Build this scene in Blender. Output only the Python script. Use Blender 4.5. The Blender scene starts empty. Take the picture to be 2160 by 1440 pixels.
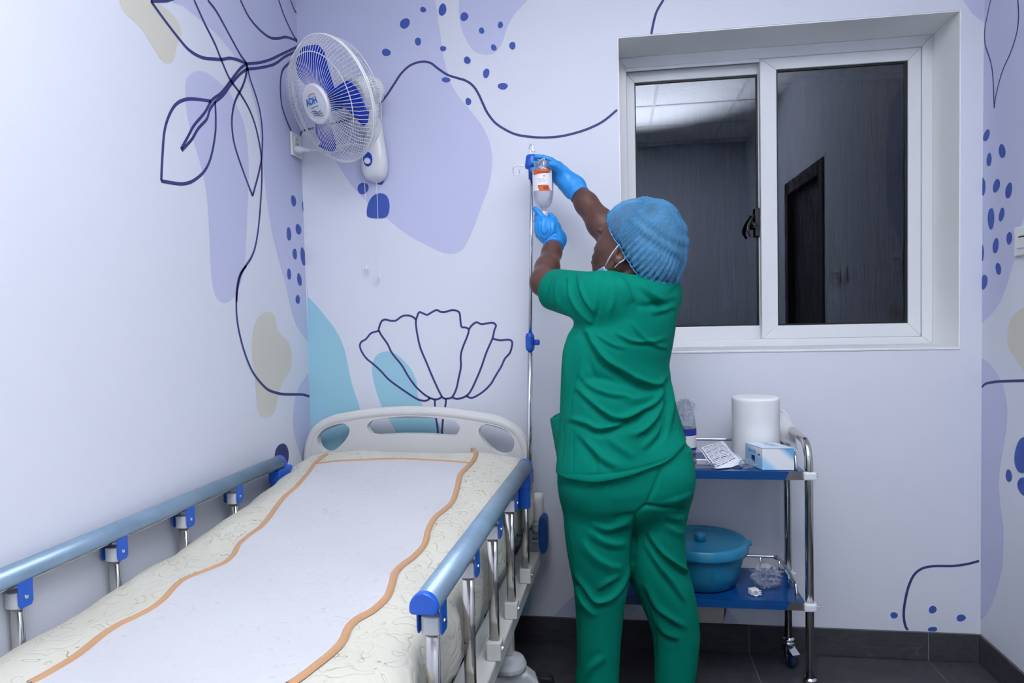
import bpy, bmesh, math, random
import numpy as np
from mathutils import Matrix, Vector
from mathutils.geometry import tessellate_polygon

random.seed(7)
rng = np.random.default_rng(11)
SC = bpy.context.scene
COL = SC.collection

# ------------------------------------------------------------------ camera
CAM_F = 1475.732            # focal length in pixels of the 2160 x 1440 frame
CAM_P, CAM_Y, CAM_R = -0.041482, 0.146244, -0.023003
CAM_C = np.array([1.1803, -2.571, 1.2412])


def cam_axes(p, y, r):
    cy, sy, cp, sp, cr, sr = math.cos(y), math.sin(y), math.cos(p), math.sin(p), math.cos(r), math.sin(r)
    fwd = np.array([-sy * cp, cy * cp, sp])
    right = np.array([cy, sy, 0.0])
    up = np.cross(right, fwd)
    return np.array([cr * right + sr * up, -sr * right + cr * up, fwd])


CAM_A = cam_axes(CAM_P, CAM_Y, CAM_R)
cam_data = bpy.data.cameras.new('camera')
cam = bpy.data.objects.new('camera', cam_data)
COL.objects.link(cam)
cam_data.sensor_width = 36.0
cam_data.lens = CAM_F / 2160.0 * 36.0
cam_data.clip_start = 0.02
_m = Matrix.Identity(4)
for _i in range(3):
    _m[_i][0] = CAM_A[0][_i]
    _m[_i][1] = CAM_A[1][_i]
    _m[_i][2] = -CAM_A[2][_i]
    _m[_i][3] = CAM_C[_i]
cam.matrix_world = _m
SC.camera = cam

# ------------------------------------------------------------------ world, lights, exposure
SC.view_settings.view_transform = 'Standard'
SC.view_settings.look = 'None'
SC.view_settings.gamma = 1.0
SC.view_settings.use_curve_mapping = False
SC.view_settings.exposure = 0.0
SC.cycles.use_adaptive_sampling = True
SC.cycles.adaptive_threshold = 0.1
SC.cycles.adaptive_min_samples = 16
SC.cycles.max_bounces = 7
SC.cycles.diffuse_bounces = 4
SC.cycles.glossy_bounces = 3
SC.cycles.transparent_max_bounces = 10
SC.cycles.sample_clamp_indirect = 20.0
SC.cycles.caustics_reflective = False
SC.cycles.caustics_refractive = False
world = bpy.data.worlds.new('night')
SC.world = world
world.use_nodes = True
world.node_tree.nodes['Background'].inputs[0].default_value = (0.01, 0.013, 0.02, 1)
world.node_tree.nodes['Background'].inputs[1].default_value = 1.0

ROOM_W, ROOM_Y, ROOM_H = 2.409, -3.75, 2.78
FILL_PANELS = [(1.2, -1.5, 0.6, 1.0)]               # added fill panel, out of view: x, y, size, share of the light
LIGHT_W = 2.5
LIGHT_COL = (0.932, 0.942, 0.990)
# the photographer's flash, turned up to the ceiling behind the camera
fd = bpy.data.lights.new('camera_flash', 'SPOT')
fd.energy = 1030.0
fd.color = LIGHT_COL
fd.spot_size = math.radians(86)
fd.spot_blend = 0.8
fd.shadow_soft_size = 0.04
flash = bpy.data.objects.new('camera_flash', fd)
COL.objects.link(flash)
flash.location = (1.28, -2.72, 1.50)
flash.rotation_euler = (Vector((1.30, -2.25, 2.78)) - Vector(flash.location)).to_track_quat('-Z', 'Y').to_euler()


# ------------------------------------------------------------------ pixels to places
def ray(u, v):
    d = np.array([(u - 1080) / CAM_F, -(v - 720) / CAM_F, 1.0])
    return CAM_A.T @ d


def aty(u, v, Y):
    d = ray(u, v)
    return CAM_C + d * (Y - CAM_C[1]) / d[1]


def atx(u, v, X):
    d = ray(u, v)
    return CAM_C + d * (X - CAM_C[0]) / d[0]


def atz(u, v, Z):
    d = ray(u, v)
    return CAM_C + d * (Z - CAM_C[2]) / d[2]


def proj(P):
    v = (np.atleast_2d(P) - CAM_C) @ CAM_A.T
    return np.stack([1080 + CAM_F * v[:, 0] / v[:, 2], 720 - CAM_F * v[:, 1] / v[:, 2]], 1)


def onray(u, v, S, dist, far=True):
    """point on the ray of a pixel that lies dist away from S"""
    d = ray(u, v)
    d = d / np.linalg.norm(d)
    w = CAM_C - S
    b = d @ w
    c = w @ w - dist * dist
    q = b * b - c
    q = math.sqrt(q) if q > 0 else 0.0
    return CAM_C + d * (-b + (q if far else -q))


def crop(x0, y0, s, pts):
    return [(x0 + p[0] / s, y0 + p[1] / s) for p in pts]


# ------------------------------------------------------------------ materials
def lin(c):
    return tuple(((x / 255.0 / 12.92) if x <= 10 else ((x / 255.0 + 0.055) / 1.055) ** 2.4) for x in c)


MATS = {}


def mat(name, col, rough=0.5, metal=0.0, bump=0.0, bscale=60.0, var=0.0, vscale=8.0, spec=0.5, trans=0.0,
        sheen=0.0, coat=0.0, bdist=0.002):
    if name in MATS:
        return MATS[name]
    m = bpy.data.materials.new(name)
    m.use_nodes = True
    nt = m.node_tree
    b = nt.nodes['Principled BSDF']
    b.inputs['Base Color'].default_value = (*col, 1)
    b.inputs['Roughness'].default_value = rough
    b.inputs['Metallic'].default_value = metal
    b.inputs['Specular IOR Level'].default_value = spec
    if sheen:
        b.inputs['Sheen Weight'].default_value = sheen
    if coat:
        b.inputs['Coat Weight'].default_value = coat
        b.inputs['Coat Roughness'].default_value = 0.08
    if trans:
        b.inputs['Transmission Weight'].default_value = trans
    tc = nt.nodes.new('ShaderNodeTexCoord')
    if var:
        n = nt.nodes.new('ShaderNodeTexNoise')
        n.inputs['Scale'].default_value = vscale
        n.inputs['Detail'].default_value = 5
        nt.links.new(tc.outputs['Object'], n.inputs['Vector'])
        r = nt.nodes.new('ShaderNodeValToRGB')
        r.color_ramp.elements[0].color = (*[max(0, c * (1 - var)) for c in col], 1)
        r.color_ramp.elements[1].color = (*[min(1, c * (1 + var)) for c in col], 1)
        r.color_ramp.elements[0].position = 0.3
        r.color_ramp.elements[1].position = 0.7
        nt.links.new(n.outputs['Fac'], r.inputs['Fac'])
        nt.links.new(r.outputs['Color'], b.inputs['Base Color'])
    if bump:
        n = nt.nodes.new('ShaderNodeTexNoise')
        n.inputs['Scale'].default_value = bscale
        n.inputs['Detail'].default_value = 4
        nt.links.new(tc.outputs['Object'], n.inputs['Vector'])
        bp = nt.nodes.new('ShaderNodeBump')
        bp.inputs['Strength'].default_value = bump
        bp.inputs['Distance'].default_value = bdist
        nt.links.new(n.outputs['Fac'], bp.inputs['Height'])
        nt.links.new(bp.outputs['Normal'], b.inputs['Normal'])
    MATS[name] = m
    return m


def see_through(name, col, alpha, rough=0.08, gloss=0.25, streak=None):
    """thin clear film or glass: transparent, with a diffuse haze and a glossy skin"""
    if name in MATS:
        return MATS[name]
    m = bpy.data.materials.new(name)
    m.use_nodes = True
    nt = m.node_tree
    nt.nodes.clear()
    out = nt.nodes.new('ShaderNodeOutputMaterial')
    tr = nt.nodes.new('ShaderNodeBsdfTransparent')
    tr.inputs[0].default_value = (*col, 1)
    df = nt.nodes.new('ShaderNodeBsdfDiffuse')
    df.inputs[0].default_value = (0.8, 0.83, 0.9, 1)
    gl = nt.nodes.new('ShaderNodeBsdfGlossy')
    gl.inputs['Roughness'].default_value = rough
    m1 = nt.nodes.new('ShaderNodeMixShader')
    m1.inputs[0].default_value = alpha
    m2 = nt.nodes.new('ShaderNodeMixShader')
    lw = nt.nodes.new('ShaderNodeLayerWeight')
    lw.inputs['Blend'].default_value = gloss
    nt.links.new(lw.outputs['Facing'], m2.inputs[0])
    nt.links.new(tr.outputs[0], m1.inputs[1])
    nt.links.new(df.outputs[0], m1.inputs[2])
    nt.links.new(m1.outputs[0], m2.inputs[1])
    nt.links.new(gl.outputs[0], m2.inputs[2])
    nt.links.new(m2.outputs[0], out.inputs[0])
    MATS[name] = m
    return m


# ------------------------------------------------------------------ objects
def tag(o, label=None, cat=None, group=None, kind=None):
    if label:
        o['label'] = label
    if cat:
        o['category'] = cat
    if group:
        o['group'] = group
    if kind:
        o['kind'] = kind
    return o


def empty(name, loc=(0, 0, 0), rz=0.0, parent=None):
    o = bpy.data.objects.new(name, None)
    COL.objects.link(o)
    o.location = loc
    o.rotation_euler = (0, 0, rz)
    o.empty_display_size = 0.05
    if parent:
        o.parent = parent
    return o


def world_to(parent, P):
    """world points into the local frame of a parent (Empty with z rotation)"""
    M = Matrix.LocRotScale(parent.location, parent.rotation_euler, None)
    M = np.array(M.inverted())
    P = np.asarray(P, float)
    return P @ M[:3, :3].T + M[:3, 3]


def obj(name, V, F, m, parent=None, smooth=False, bevel=0.0, bseg=2, sub=0, local=False, angle=40):
    """one mesh object; V are world points unless local (then in the parent's frame)"""
    V = np.asarray(V, float).reshape(-1, 3)
    me = bpy.data.meshes.new(name)
    o = bpy.data.objects.new(name, me)
    if parent is not None:
        if not local:
            p, chain = parent, []
            while p is not None:
                chain.append(p)
                p = p.parent
            for p in reversed(chain):
                V = world_to(p, V)
    else:
        lo, hi = V.min(0), V.max(0)
        c = np.array([(lo[0] + hi[0]) / 2, (lo[1] + hi[1]) / 2, lo[2]])
        V = V - c
        o.location = c
    me.from_pydata(V.tolist(), [], [list(map(int, f)) for f in F])
    me.validate()
    if isinstance(m, (list, tuple)):
        for x in m:
            me.materials.append(x)
    elif m is not None:
        me.materials.append(m)
    if smooth:
        me.polygons.foreach_set('use_smooth', [True] * len(me.polygons))
    COL.objects.link(o)
    if parent is not None:
        o.parent = parent
    if bevel:
        md = o.modifiers.new('bevel', 'BEVEL')
        md.width = bevel
        md.segments = bseg
        md.limit_method = 'ANGLE'
        md.angle_limit = math.radians(40)
        md.harden_normals = False
    if sub:
        md = o.modifiers.new('sub', 'SUBSURF')
        md.levels = sub
        md.render_levels = sub
    return o


def nrm(v):
    v = np.asarray(v, float)
    return v / (np.linalg.norm(v) + 1e-12)


def frame(axis, up=(0, 0, 1)):
    """columns: side, up, axis"""
    a = nrm(axis)
    s = np.cross(up, a)
    if np.linalg.norm(s) < 1e-6:
        s = np.cross((1, 0, 0), a)
    s = nrm(s)
    return np.stack([s, np.cross(a, s), a], 1)


class MB:
    def __init__(s):
        s.V, s.F = [], []

    def add(s, V, F):
        k = len(s.V)
        s.V += [tuple(map(float, v)) for v in V]
        s.F += [tuple(int(i) + k for i in f) for f in F]
        return s

    def box(s, lo, hi, R=None, c=None):
        x0, y0, z0 = lo
        x1, y1, z1 = hi
        V = np.array([(x0, y0, z0), (x1, y0, z0), (x1, y1, z0), (x0, y1, z0), (x0, y0, z1), (x1, y0, z1), (x1, y1, z1), (x0, y1, z1)], float)
        if R is not None:
            V = V @ np.asarray(R).T
        if c is not None:
            V = V + np.asarray(c)
        return s.add(V, [(0, 3, 2, 1), (4, 5, 6, 7), (0, 1, 5, 4), (1, 2, 6, 5), (2, 3, 7, 6), (3, 0, 4, 7)])

    def tube(s, P, r, seg=10, closed=False, caps=True, sx=1.0, up=None):
        P = np.asarray(P, float)
        n = len(P)
        r = np.full(n, r) if np.isscalar(r) else np.asarray(r, float)
        T = np.zeros_like(P)
        if closed:
            T = np.roll(P, -1, 0) - np.roll(P, 1, 0)
        else:
            T[1:-1] = P[2:] - P[:-2]
            T[0] = P[1] - P[0]
            T[-1] = P[-1] - P[-2]
        T /= np.linalg.norm(T, axis=1)[:, None] + 1e-12
        u = np.array(up, float) if up is not None else (np.array([0, 0, 1.0]) if abs(T[0][2]) < 0.9 else np.array([1.0, 0, 0]))
        V = []
        for i in range(n):
            u = u - T[i] * (u @ T[i])
            u = nrm(u)
            w = np.cross(T[i], u)
            for k in range(seg):
                a = 2 * math.pi * k / seg
                V.append(P[i] + r[i] * (math.cos(a) * u + sx * math.sin(a) * w))
        F = []
        for i in range(n if closed else n - 1):
            j = (i + 1) % n
            for k in range(seg):
                l = (k + 1) % seg
                F.append((i * seg + k, i * seg + l, j * seg + l, j * seg + k))
        if caps and not closed:
            F.append(tuple(range(seg))[::-1])
            F.append(tuple(range((n - 1) * seg, n * seg)))
        return s.add(V, F)

    def lathe(s, prof, c=(0, 0, 0), R=None, seg=32, caps=True, a0=0.0, a1=2 * math.pi):
        """prof: (radius, height) pairs along local z"""
        full = abs(a1 - a0 - 2 * math.pi) < 1e-6
        m = seg if full else seg + 1
        V = []
        for (rr, z) in prof:
            for k in range(m):
                a = a0 + (a1 - a0) * k / seg
                V.append((rr * math.cos(a), rr * math.sin(a), z))
        V = np.array(V)
        if R is not None:
            V = V @ np.asarray(R).T
        V = V + np.asarray(c, float)
        F = []
        for i in range(len(prof) - 1):
            for k in range(seg):
                l = (k + 1) % m
                F.append((i * m + k, i * m + l, (i + 1) * m + l, (i + 1) * m + k))
        if caps and full:
            if prof[0][0] > 1e-5:
                F.append(tuple(range(m))[::-1])
            if prof[-1][0] > 1e-5:
                F.append(tuple(range((len(prof) - 1) * m, len(prof) * m)))
        return s.add(V, F)

    def prism(s, poly, d0, d1, R=None, c=(0, 0, 0)):
        """polygon (a, b) in local x-y, extruded from d0 to d1 in local z"""
        n = len(poly)
        V = [(a, b, d0) for a, b in poly] + [(a, b, d1) for a, b in poly]
        V = np.array(V, float)
        if R is not None:
            V = V @ np.asarray(R).T
        V = V + np.asarray(c, float)
        F = [tuple(range(n))[::-1], tuple(range(n, 2 * n))] + [(i, (i + 1) % n, n + (i + 1) % n, n + i) for i in range(n)]
        return s.add(V, F)

    def grid(s, G, closed_u=False, closed_v=False):
        G = np.asarray(G, float)
        a, b = G.shape[:2]
        F = []
        for i in range(a if closed_u else a - 1):
            for j in range(b if closed_v else b - 1):
                F.append((i * b + j, ((i + 1) % a) * b + j, ((i + 1) % a) * b + (j + 1) % b, i * b + (j + 1) % b))
        return s.add(G.reshape(-1, 3), F)

    def build(s, name, m, parent=None, **k):
        return obj(name, np.array(s.V), s.F, m, parent, **k)


def spline(P, n=8, closed=False):
    """Catmull-Rom through the points"""
    P = np.asarray(P, float)
    N = len(P)
    out = []
    rngi = range(N if closed else N - 1)
    for i in rngi:
        if closed:
            a, b, c, d = P[(i - 1) % N], P[i], P[(i + 1) % N], P[(i + 2) % N]
        else:
            b, c = P[i], P[i + 1]
            a = P[i - 1] if i > 0 else 2 * b - c
            d = P[i + 2] if i + 2 < N else 2 * c - b
        for k in range(n):
            t = k / n
            out.append(0.5 * ((2 * b) + (-a + c) * t + (2 * a - 5 * b + 4 * c - d) * t * t + (-a + 3 * b - 3 * c + d) * t ** 3))
    if not closed:
        out.append(P[-1])
    return np.array(out)


def text_mesh(s, size, extrude=0.0, offset=0.0):
    """flat lettering as vertices and faces in local x-y, centred"""
    cu = bpy.data.curves.new('t', 'FONT')
    cu.body = s
    cu.size = size
    cu.align_x = 'CENTER'
    cu.align_y = 'CENTER'
    cu.extrude = extrude
    cu.offset = offset
    cu.resolution_u = 4
    o = bpy.data.objects.new('t', cu)
    COL.objects.link(o)
    dg = bpy.context.evaluated_depsgraph_get()
    dg.update()
    me = o.evaluated_get(dg).to_mesh()
    V = np.array([v.co[:] for v in me.vertices]) if len(me.vertices) else np.zeros((0, 3))
    F = [tuple(p.vertices) for p in me.polygons]
    o.evaluated_get(dg).to_mesh_clear()
    bpy.data.objects.remove(o)
    bpy.data.curves.remove(cu)
    return V, F

# ================================================================== the room
M_WALL = mat('wall paint', (0.715, 0.742, 0.83), 0.55, bump=0.08, bscale=35, bdist=0.004, spec=0.3)
M_PERI = mat('periwinkle print', (0.55, 0.578, 0.785), 0.55, spec=0.3)
M_NAVY = mat('navy print', (0.050, 0.052, 0.20), 0.55, spec=0.3)
M_DOT = mat('blue dot print', (0.052, 0.105, 0.42), 0.55, spec=0.3)
M_BEIGE = mat('beige print', (0.655, 0.635, 0.555), 0.55, spec=0.3)
M_CYAN = mat('cyan print', (0.335, 0.61, 0.73), 0.55, spec=0.3)
M_REVEAL = mat('reveal plaster', (0.91, 0.92, 0.92), 0.6, bump=0.1, bscale=25, bdist=0.003)
M_CEIL = mat('ceiling panel', (0.84, 0.85, 0.86), 0.7, bump=0.1, bscale=80)
M_TBAR = mat('ceiling bar', (0.7, 0.7, 0.72), 0.5)

WX0, WX1, WZ0, WZ1, WD = 1.2064, 2.3412, 1.0857, 2.2142, 0.20    # window opening and depth of the reveal
TW = 0.14                                                        # wall thickness where nothing shows it

# floor: dark tiles 60 x 60 with joints at x = 1.639, 2.239
J0 = 1.6394


def tile_mat(name, col):
    m = bpy.data.materials.new(name)
    m.use_nodes = True
    nt = m.node_tree
    b = nt.nodes['Principled BSDF']
    tc = nt.nodes.new('ShaderNodeTexCoord')
    n1 = nt.nodes.new('ShaderNodeTexNoise')
    n1.inputs['Scale'].default_value = 9
    n1.inputs['Detail'].default_value = 8
    n1.inputs['Roughness'].default_value = 0.7
    nt.links.new(tc.outputs['Generated'], n1.inputs['Vector'])
    r1 = nt.nodes.new('ShaderNodeValToRGB')
    r1.color_ramp.elements[0].position = 0.3
    r1.color_ramp.elements[1].position = 0.75
    r1.color_ramp.elements[0].color = (*[c * 0.75 for c in col], 1)
    r1.color_ramp.elements[1].color = (*[c * 1.5 for c in col], 1)
    nt.links.new(n1.outputs['Fac'], r1.inputs['Fac'])
    # pale veins
    n2 = nt.nodes.new('ShaderNodeTexNoise')
    n2.inputs['Scale'].default_value = 2.2
    n2.inputs['Detail'].default_value = 6
    oi = nt.nodes.new('ShaderNodeObjectInfo')
    av = nt.nodes.new('ShaderNodeVectorMath')
    av.operation = 'ADD'
    cb = nt.nodes.new('ShaderNodeCombineXYZ')
    ml = nt.nodes.new('ShaderNodeMath')
    ml.operation = 'MULTIPLY'
    ml.inputs[1].default_value = 40
    nt.links.new(oi.outputs['Random'], ml.inputs[0])
    nt.links.new(ml.outputs[0], cb.inputs[0])
    nt.links.new(tc.outputs['Object'], av.inputs[0])
    nt.links.new(cb.outputs[0], av.inputs[1])
    nt.links.new(av.outputs[0], n2.inputs['Vector'])
    s = nt.nodes.new('ShaderNodeMath')
    s.operation = 'SUBTRACT'
    s.inputs[1].default_value = 0.5
    nt.links.new(n2.outputs['Fac'], s.inputs[0])
    a = nt.nodes.new('ShaderNodeMath')
    a.operation = 'ABSOLUTE'
    nt.links.new(s.outputs[0], a.inputs[0])
    l = nt.nodes.new('ShaderNodeMath')
    l.operation = 'LESS_THAN'
    l.inputs[1].default_value = 0.0016
    nt.links.new(a.outputs[0], l.inputs[0])
    mx = nt.nodes.new('ShaderNodeMixRGB')
    mx.inputs[2].default_value = (*[c * 3.0 for c in col], 1)
    mf = nt.nodes.new('ShaderNodeMath')
    mf.operation = 'MULTIPLY'
    mf.inputs[1].default_value = 0.22
    nt.links.new(l.outputs[0], mf.inputs[0])
    nt.links.new(mf.outputs[0], mx.inputs[0])
    nt.links.new(r1.outputs['Color'], mx.inputs[1])
    nt.links.new(mx.outputs[0], b.inputs['Base Color'])
    b.inputs['Roughness'].default_value = 0.32
    b.inputs['Specular IOR Level'].default_value = 0.4
    return m


M_TILE = tile_mat('dark stone tile', (0.058, 0.059, 0.068))
M_GROUT = mat('grout', (0.24, 0.24, 0.25), 0.8)

floor = MB().box((-TW, ROOM_Y - TW, -0.10), (ROOM_W + TW, TW, -0.0012)).build('floor', M_GROUT)
tag(floor, kind='structure')
xs = [0.0] + [J0 - 0.6 * k for k in (2, 1, 0)] + [J0 + 0.6, ROOM_W]
ys = [-0.0]
while ys[-1] > ROOM_Y:
    ys.append(max(ROOM_Y, -0.12 - 0.6 * (len(ys) - 1) if len(ys) > 1 else -0.58))
ys = [0.0] + [-0.585 - 0.6 * k for k in range(6)]
ys = [y for y in ys if y > ROOM_Y] + [ROOM_Y]
G = 0.0014
for i in range(len(xs) - 1):
    for j in range(len(ys) - 1):
        if xs[i + 1] - xs[i] < 0.02:
            continue
        MB().box((xs[i] + G, ys[j + 1] + G, -0.0011), (xs[i + 1] - G, ys[j] - G, 0.0)).build('floor_tile', M_TILE, floor)

# walls
wb = MB()
wb.box((-TW, 0, -0.1), (WX0, TW + 0.12, ROOM_H)).box((WX1, 0, -0.1), (ROOM_W + TW, TW + 0.12, ROOM_H))
wb.box((WX0, 0, -0.1), (WX1, TW + 0.12, WZ0)).box((WX0, 0, WZ1), (WX1, TW + 0.12, ROOM_H))
wall_back = wb.build('wall_back', M_WALL)
wall_left = MB().box((-TW, ROOM_Y - TW, -0.1), (0, 0, ROOM_H)).build('wall_left', M_WALL)
DY0, DY1, DZ = -2.22, -1.40, 2.06                                 # door in the right wall, seen in the window glass
wr = MB()
wr.box((ROOM_W, DY1, -0.1), (ROOM_W + TW, 0, ROOM_H)).box((ROOM_W, ROOM_Y - TW, -0.1), (ROOM_W + TW, DY0, ROOM_H))
wr.box((ROOM_W, DY0, DZ), (ROOM_W + TW, DY1, ROOM_H))
wall_right = wr.build('wall_right', M_WALL)
wall_front = MB().box((0, ROOM_Y - TW, -0.1), (ROOM_W, ROOM_Y, ROOM_H)).build('wall_front', M_WALL)
ceiling = MB().box((-TW, ROOM_Y - TW, ROOM_H), (ROOM_W + TW, TW, ROOM_H + 0.1)).build('ceiling', M_CEIL)
for o in (wall_back, wall_left, wall_right, wall_front, ceiling):
    tag(o, kind='structure')
for k in range(1, 7):
    y = -0.6 * k
    MB().box((0.002, y - 0.012, ROOM_H - 0.006), (ROOM_W - 0.002, y + 0.012, ROOM_H - 0.0005)).build('ceiling_bar', M_TBAR, ceiling)
for k in range(4):
    x = 0.3 + 0.6 * k
    MB().box((x - 0.012, ROOM_Y + 0.002, ROOM_H - 0.005), (x + 0.012, -0.002, ROOM_H - 0.0005)).build('ceiling_bar', M_TBAR, ceiling)

# reveal of the window: plastered slabs lining the opening
M_FRAME = mat('white upvc', (0.78, 0.80, 0.83), 0.3, spec=0.4)
rv = empty('trim_1', ((WX0 + WX1) / 2, 0.1, WZ0))
tag(rv, kind='structure')
t = 0.004
MB().box((WX0, 0.002, WZ1 - t), (WX1, WD + 0.06, WZ1)).build('reveal_head', M_REVEAL, rv)
MB().box((WX1 - t, 0.002, WZ0 + 0.004), (WX1, WD + 0.06, WZ1 - t)).build('reveal_jamb', M_REVEAL, rv)
MB().box((WX0, 0.002, WZ0 + 0.004), (WX0 + t, WD + 0.06, WZ1 - t)).build('reveal_jamb', M_REVEAL, rv)
MB().box((WX0, -0.003, WZ0 - 0.006), (WX1, WD + 0.06, WZ0 + 0.004)).build('sill', mat('sill paint', (0.8, 0.82, 0.85), 0.5), rv, bevel=0.003)

# skirting tiles
BH = 0.099
bb = tag(empty('baseboard_back', (1.2, 0, 0)), kind='structure')
MB().box((0.004, -0.0088, 0.001), (ROOM_W - 0.0115, -0.0002, BH - 0.0008)).build('skirting_bed', M_GROUT, bb)
ex = [0.004] + [J0 - 0.6 * k for k in (2, 1, 0)] + [J0 + 0.6, ROOM_W - 0.0115]
for i in range(len(ex) - 1):
    MB().box((ex[i] + 0.0012, -0.010, 0.0015), (ex[i + 1] - 0.0012, 0, BH)).build('skirting_tile', M_TILE, bb, bevel=0.001, bseg=1)
br = tag(empty('baseboard_right', (ROOM_W, -0.7, 0)), kind='structure')
ey = [-0.0, -0.585, -1.185, DY1 + 0.03]
for i in range(len(ey) - 1):
    MB().box((ROOM_W - 0.010, ey[i + 1] + 0.0012, 0.0015), (ROOM_W, ey[i] - 0.0012, BH)).build('skirting_tile', M_TILE, br, bevel=0.001, bseg=1)
bl = tag(empty('baseboard_left', (0, -1.8, 0)), kind='structure')
ey = [-0.012] + [-0.585 - 0.6 * k for k in range(6)]
for i in range(len(ey) - 1):
    MB().box((0, max(ey[i + 1], ROOM_Y) + 0.0012, 0.0015), (0.010, ey[i] - 0.0012, BH)).build('skirting_tile', M_TILE, bl, bevel=0.001, bseg=1)

# door in the right wall (outside the picture, reflected in the glass)
M_DOOR = mat('dark stained door', lin((60, 50, 48)), 0.4, var=0.25, vscale=5)
d1 = tag(empty('door_1', (ROOM_W + 0.03, (DY0 + DY1) / 2, 0)), kind='structure')
MB().box((ROOM_W + 0.03, DY0 + 0.04, 0.004), (ROOM_W + 0.07, DY1 - 0.04, DZ - 0.04)).build('door_leaf', M_DOOR, d1, bevel=0.002)
MB().box((ROOM_W - 0.012, DY0 - 0.05, 0.0), (ROOM_W + 0.10, DY0 + 0.036, DZ + 0.05)).build('door_jamb', M_DOOR, d1, bevel=0.003)
MB().box((ROOM_W - 0.012, DY1 - 0.036, 0.0), (ROOM_W + 0.10, DY1 + 0.05, DZ + 0.05)).build('door_jamb', M_DOOR, d1, bevel=0.003)
MB().box((ROOM_W - 0.012, DY0 + 0.037, DZ - 0.036), (ROOM_W + 0.10, DY1 - 0.037, DZ + 0.05)).build('door_head', M_DOOR, d1, bevel=0.003)
MB().tube([(ROOM_W + 0.03, DY1 - 0.1, 1.0), (ROOM_W - 0.03, DY1 - 0.1, 1.0), (ROOM_W - 0.03, DY1 - 0.22, 1.0)], 0.009).build('door_handle', mat('chrome', (0.7, 0.72, 0.75), 0.12, 1.0), d1)

# ------------------------------------------------------------------ wall print: flat shapes lying on the walls
WALLS = {'b': (wall_back, 1, -1), 'l': (wall_left, 0, 1), 'r': (wall_right, 0, -1)}
LAYER = [0]


def on_wall(w, pts):
    if w == 'b':
        P = np.array([aty(u, v, 0.0) for u, v in pts])
        P[:, 0] = np.clip(P[:, 0], 0.0004, ROOM_W - 0.0004)
        return P
    X = 0.0 if w == 'l' else ROOM_W
    P = np.array([atx(u, v, X) for u, v in pts])
    P[:, 1] = np.minimum(P[:, 1], -0.0004)
    return P


def off(w, P, layer):
    d = 0.0004 * layer
    P = P.copy()
    if w == 'b':
        P[:, 1] -= d
    elif w == 'l':
        P[:, 0] += d
    else:
        P[:, 0] -= d
    return P


def blob(w, pts, m, layer=1, smooth=True, n=6, name='mural_shape', zmin=0.101):
    P = on_wall(w, pts)
    if smooth:
        P = spline(P, n, closed=True)
    if w == 'b':
        P[:, 0] = np.clip(P[:, 0], 0.0004, ROOM_W - 0.0004)
    else:
        P[:, 1] = np.minimum(P[:, 1], -0.0004)
    P[:, 2] = np.clip(P[:, 2], zmin, ROOM_H - 0.002)
    P = off(w, P, layer)
    tri = tessellate_polygon([[Vector(p) for p in P]])
    nrmv = {'b': (0, -1, 0), 'l': (1, 0, 0), 'r': (-1, 0, 0)}[w]
    F = []
    for a, b, c in tri:
        nn = np.cross(P[b] - P[a], P[c] - P[a])
        F.append((a, b, c) if nn @ np.array(nrmv) > 0 else (a, c, b))
    return obj(name, P, F, m, WALLS[w][0])


def dot(w, cx, cy, rx, ry, ang=0.0, m=None, wob=0.06):
    a = math.radians(ang)
    pts = []
    ph = random.uniform(0, 6)
    for k in range(14):
        t = 2 * math.pi * k / 14
        q = 1 + wob * math.sin(2 * t + ph) + 0.5 * wob * math.sin(3 * t + 2 * ph)
        x, y = rx * q * math.cos(t), ry * q * math.sin(t)
        pts.append((cx + x * math.cos(a) - y * math.sin(a), cy + x * math.sin(a) + y * math.cos(a)))
    return blob(w, pts, m or M_DOT, 3, n=3, name='mural_dot')


def stroke(w, pts, wid=0.0085, m=None, layer=2, n=8):
    P = spline(on_wall(w, pts), n)
    ax = {'b': (0, -1, 0), 'l': (1, 0, 0), 'r': (-1, 0, 0)}[w]
    T = np.gradient(P, axis=0)
    S = np.cross(np.array(ax, float), T)
    S /= np.linalg.norm(S, axis=1)[:, None] + 1e-9
    A, B = P + S * wid / 2, P - S * wid / 2
    Q = np.empty((2 * len(P), 3))
    Q[0::2], Q[1::2] = A, B
    if w == 'b':
        Q[:, 0] = np.clip(Q[:, 0], 0.0004, ROOM_W - 0.0004)
    else:
        Q[:, 1] = np.minimum(Q[:, 1], -0.0004)
    Q[:, 2] = np.clip(Q[:, 2], 0.101, ROOM_H - 0.002)
    F = [(2 * i, 2 * i + 1, 2 * i + 3, 2 * i + 2) for i in range(len(P) - 1)]
    return obj('mural_line', off(w, Q, layer), F, m or M_NAVY, WALLS[w][0])


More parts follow.
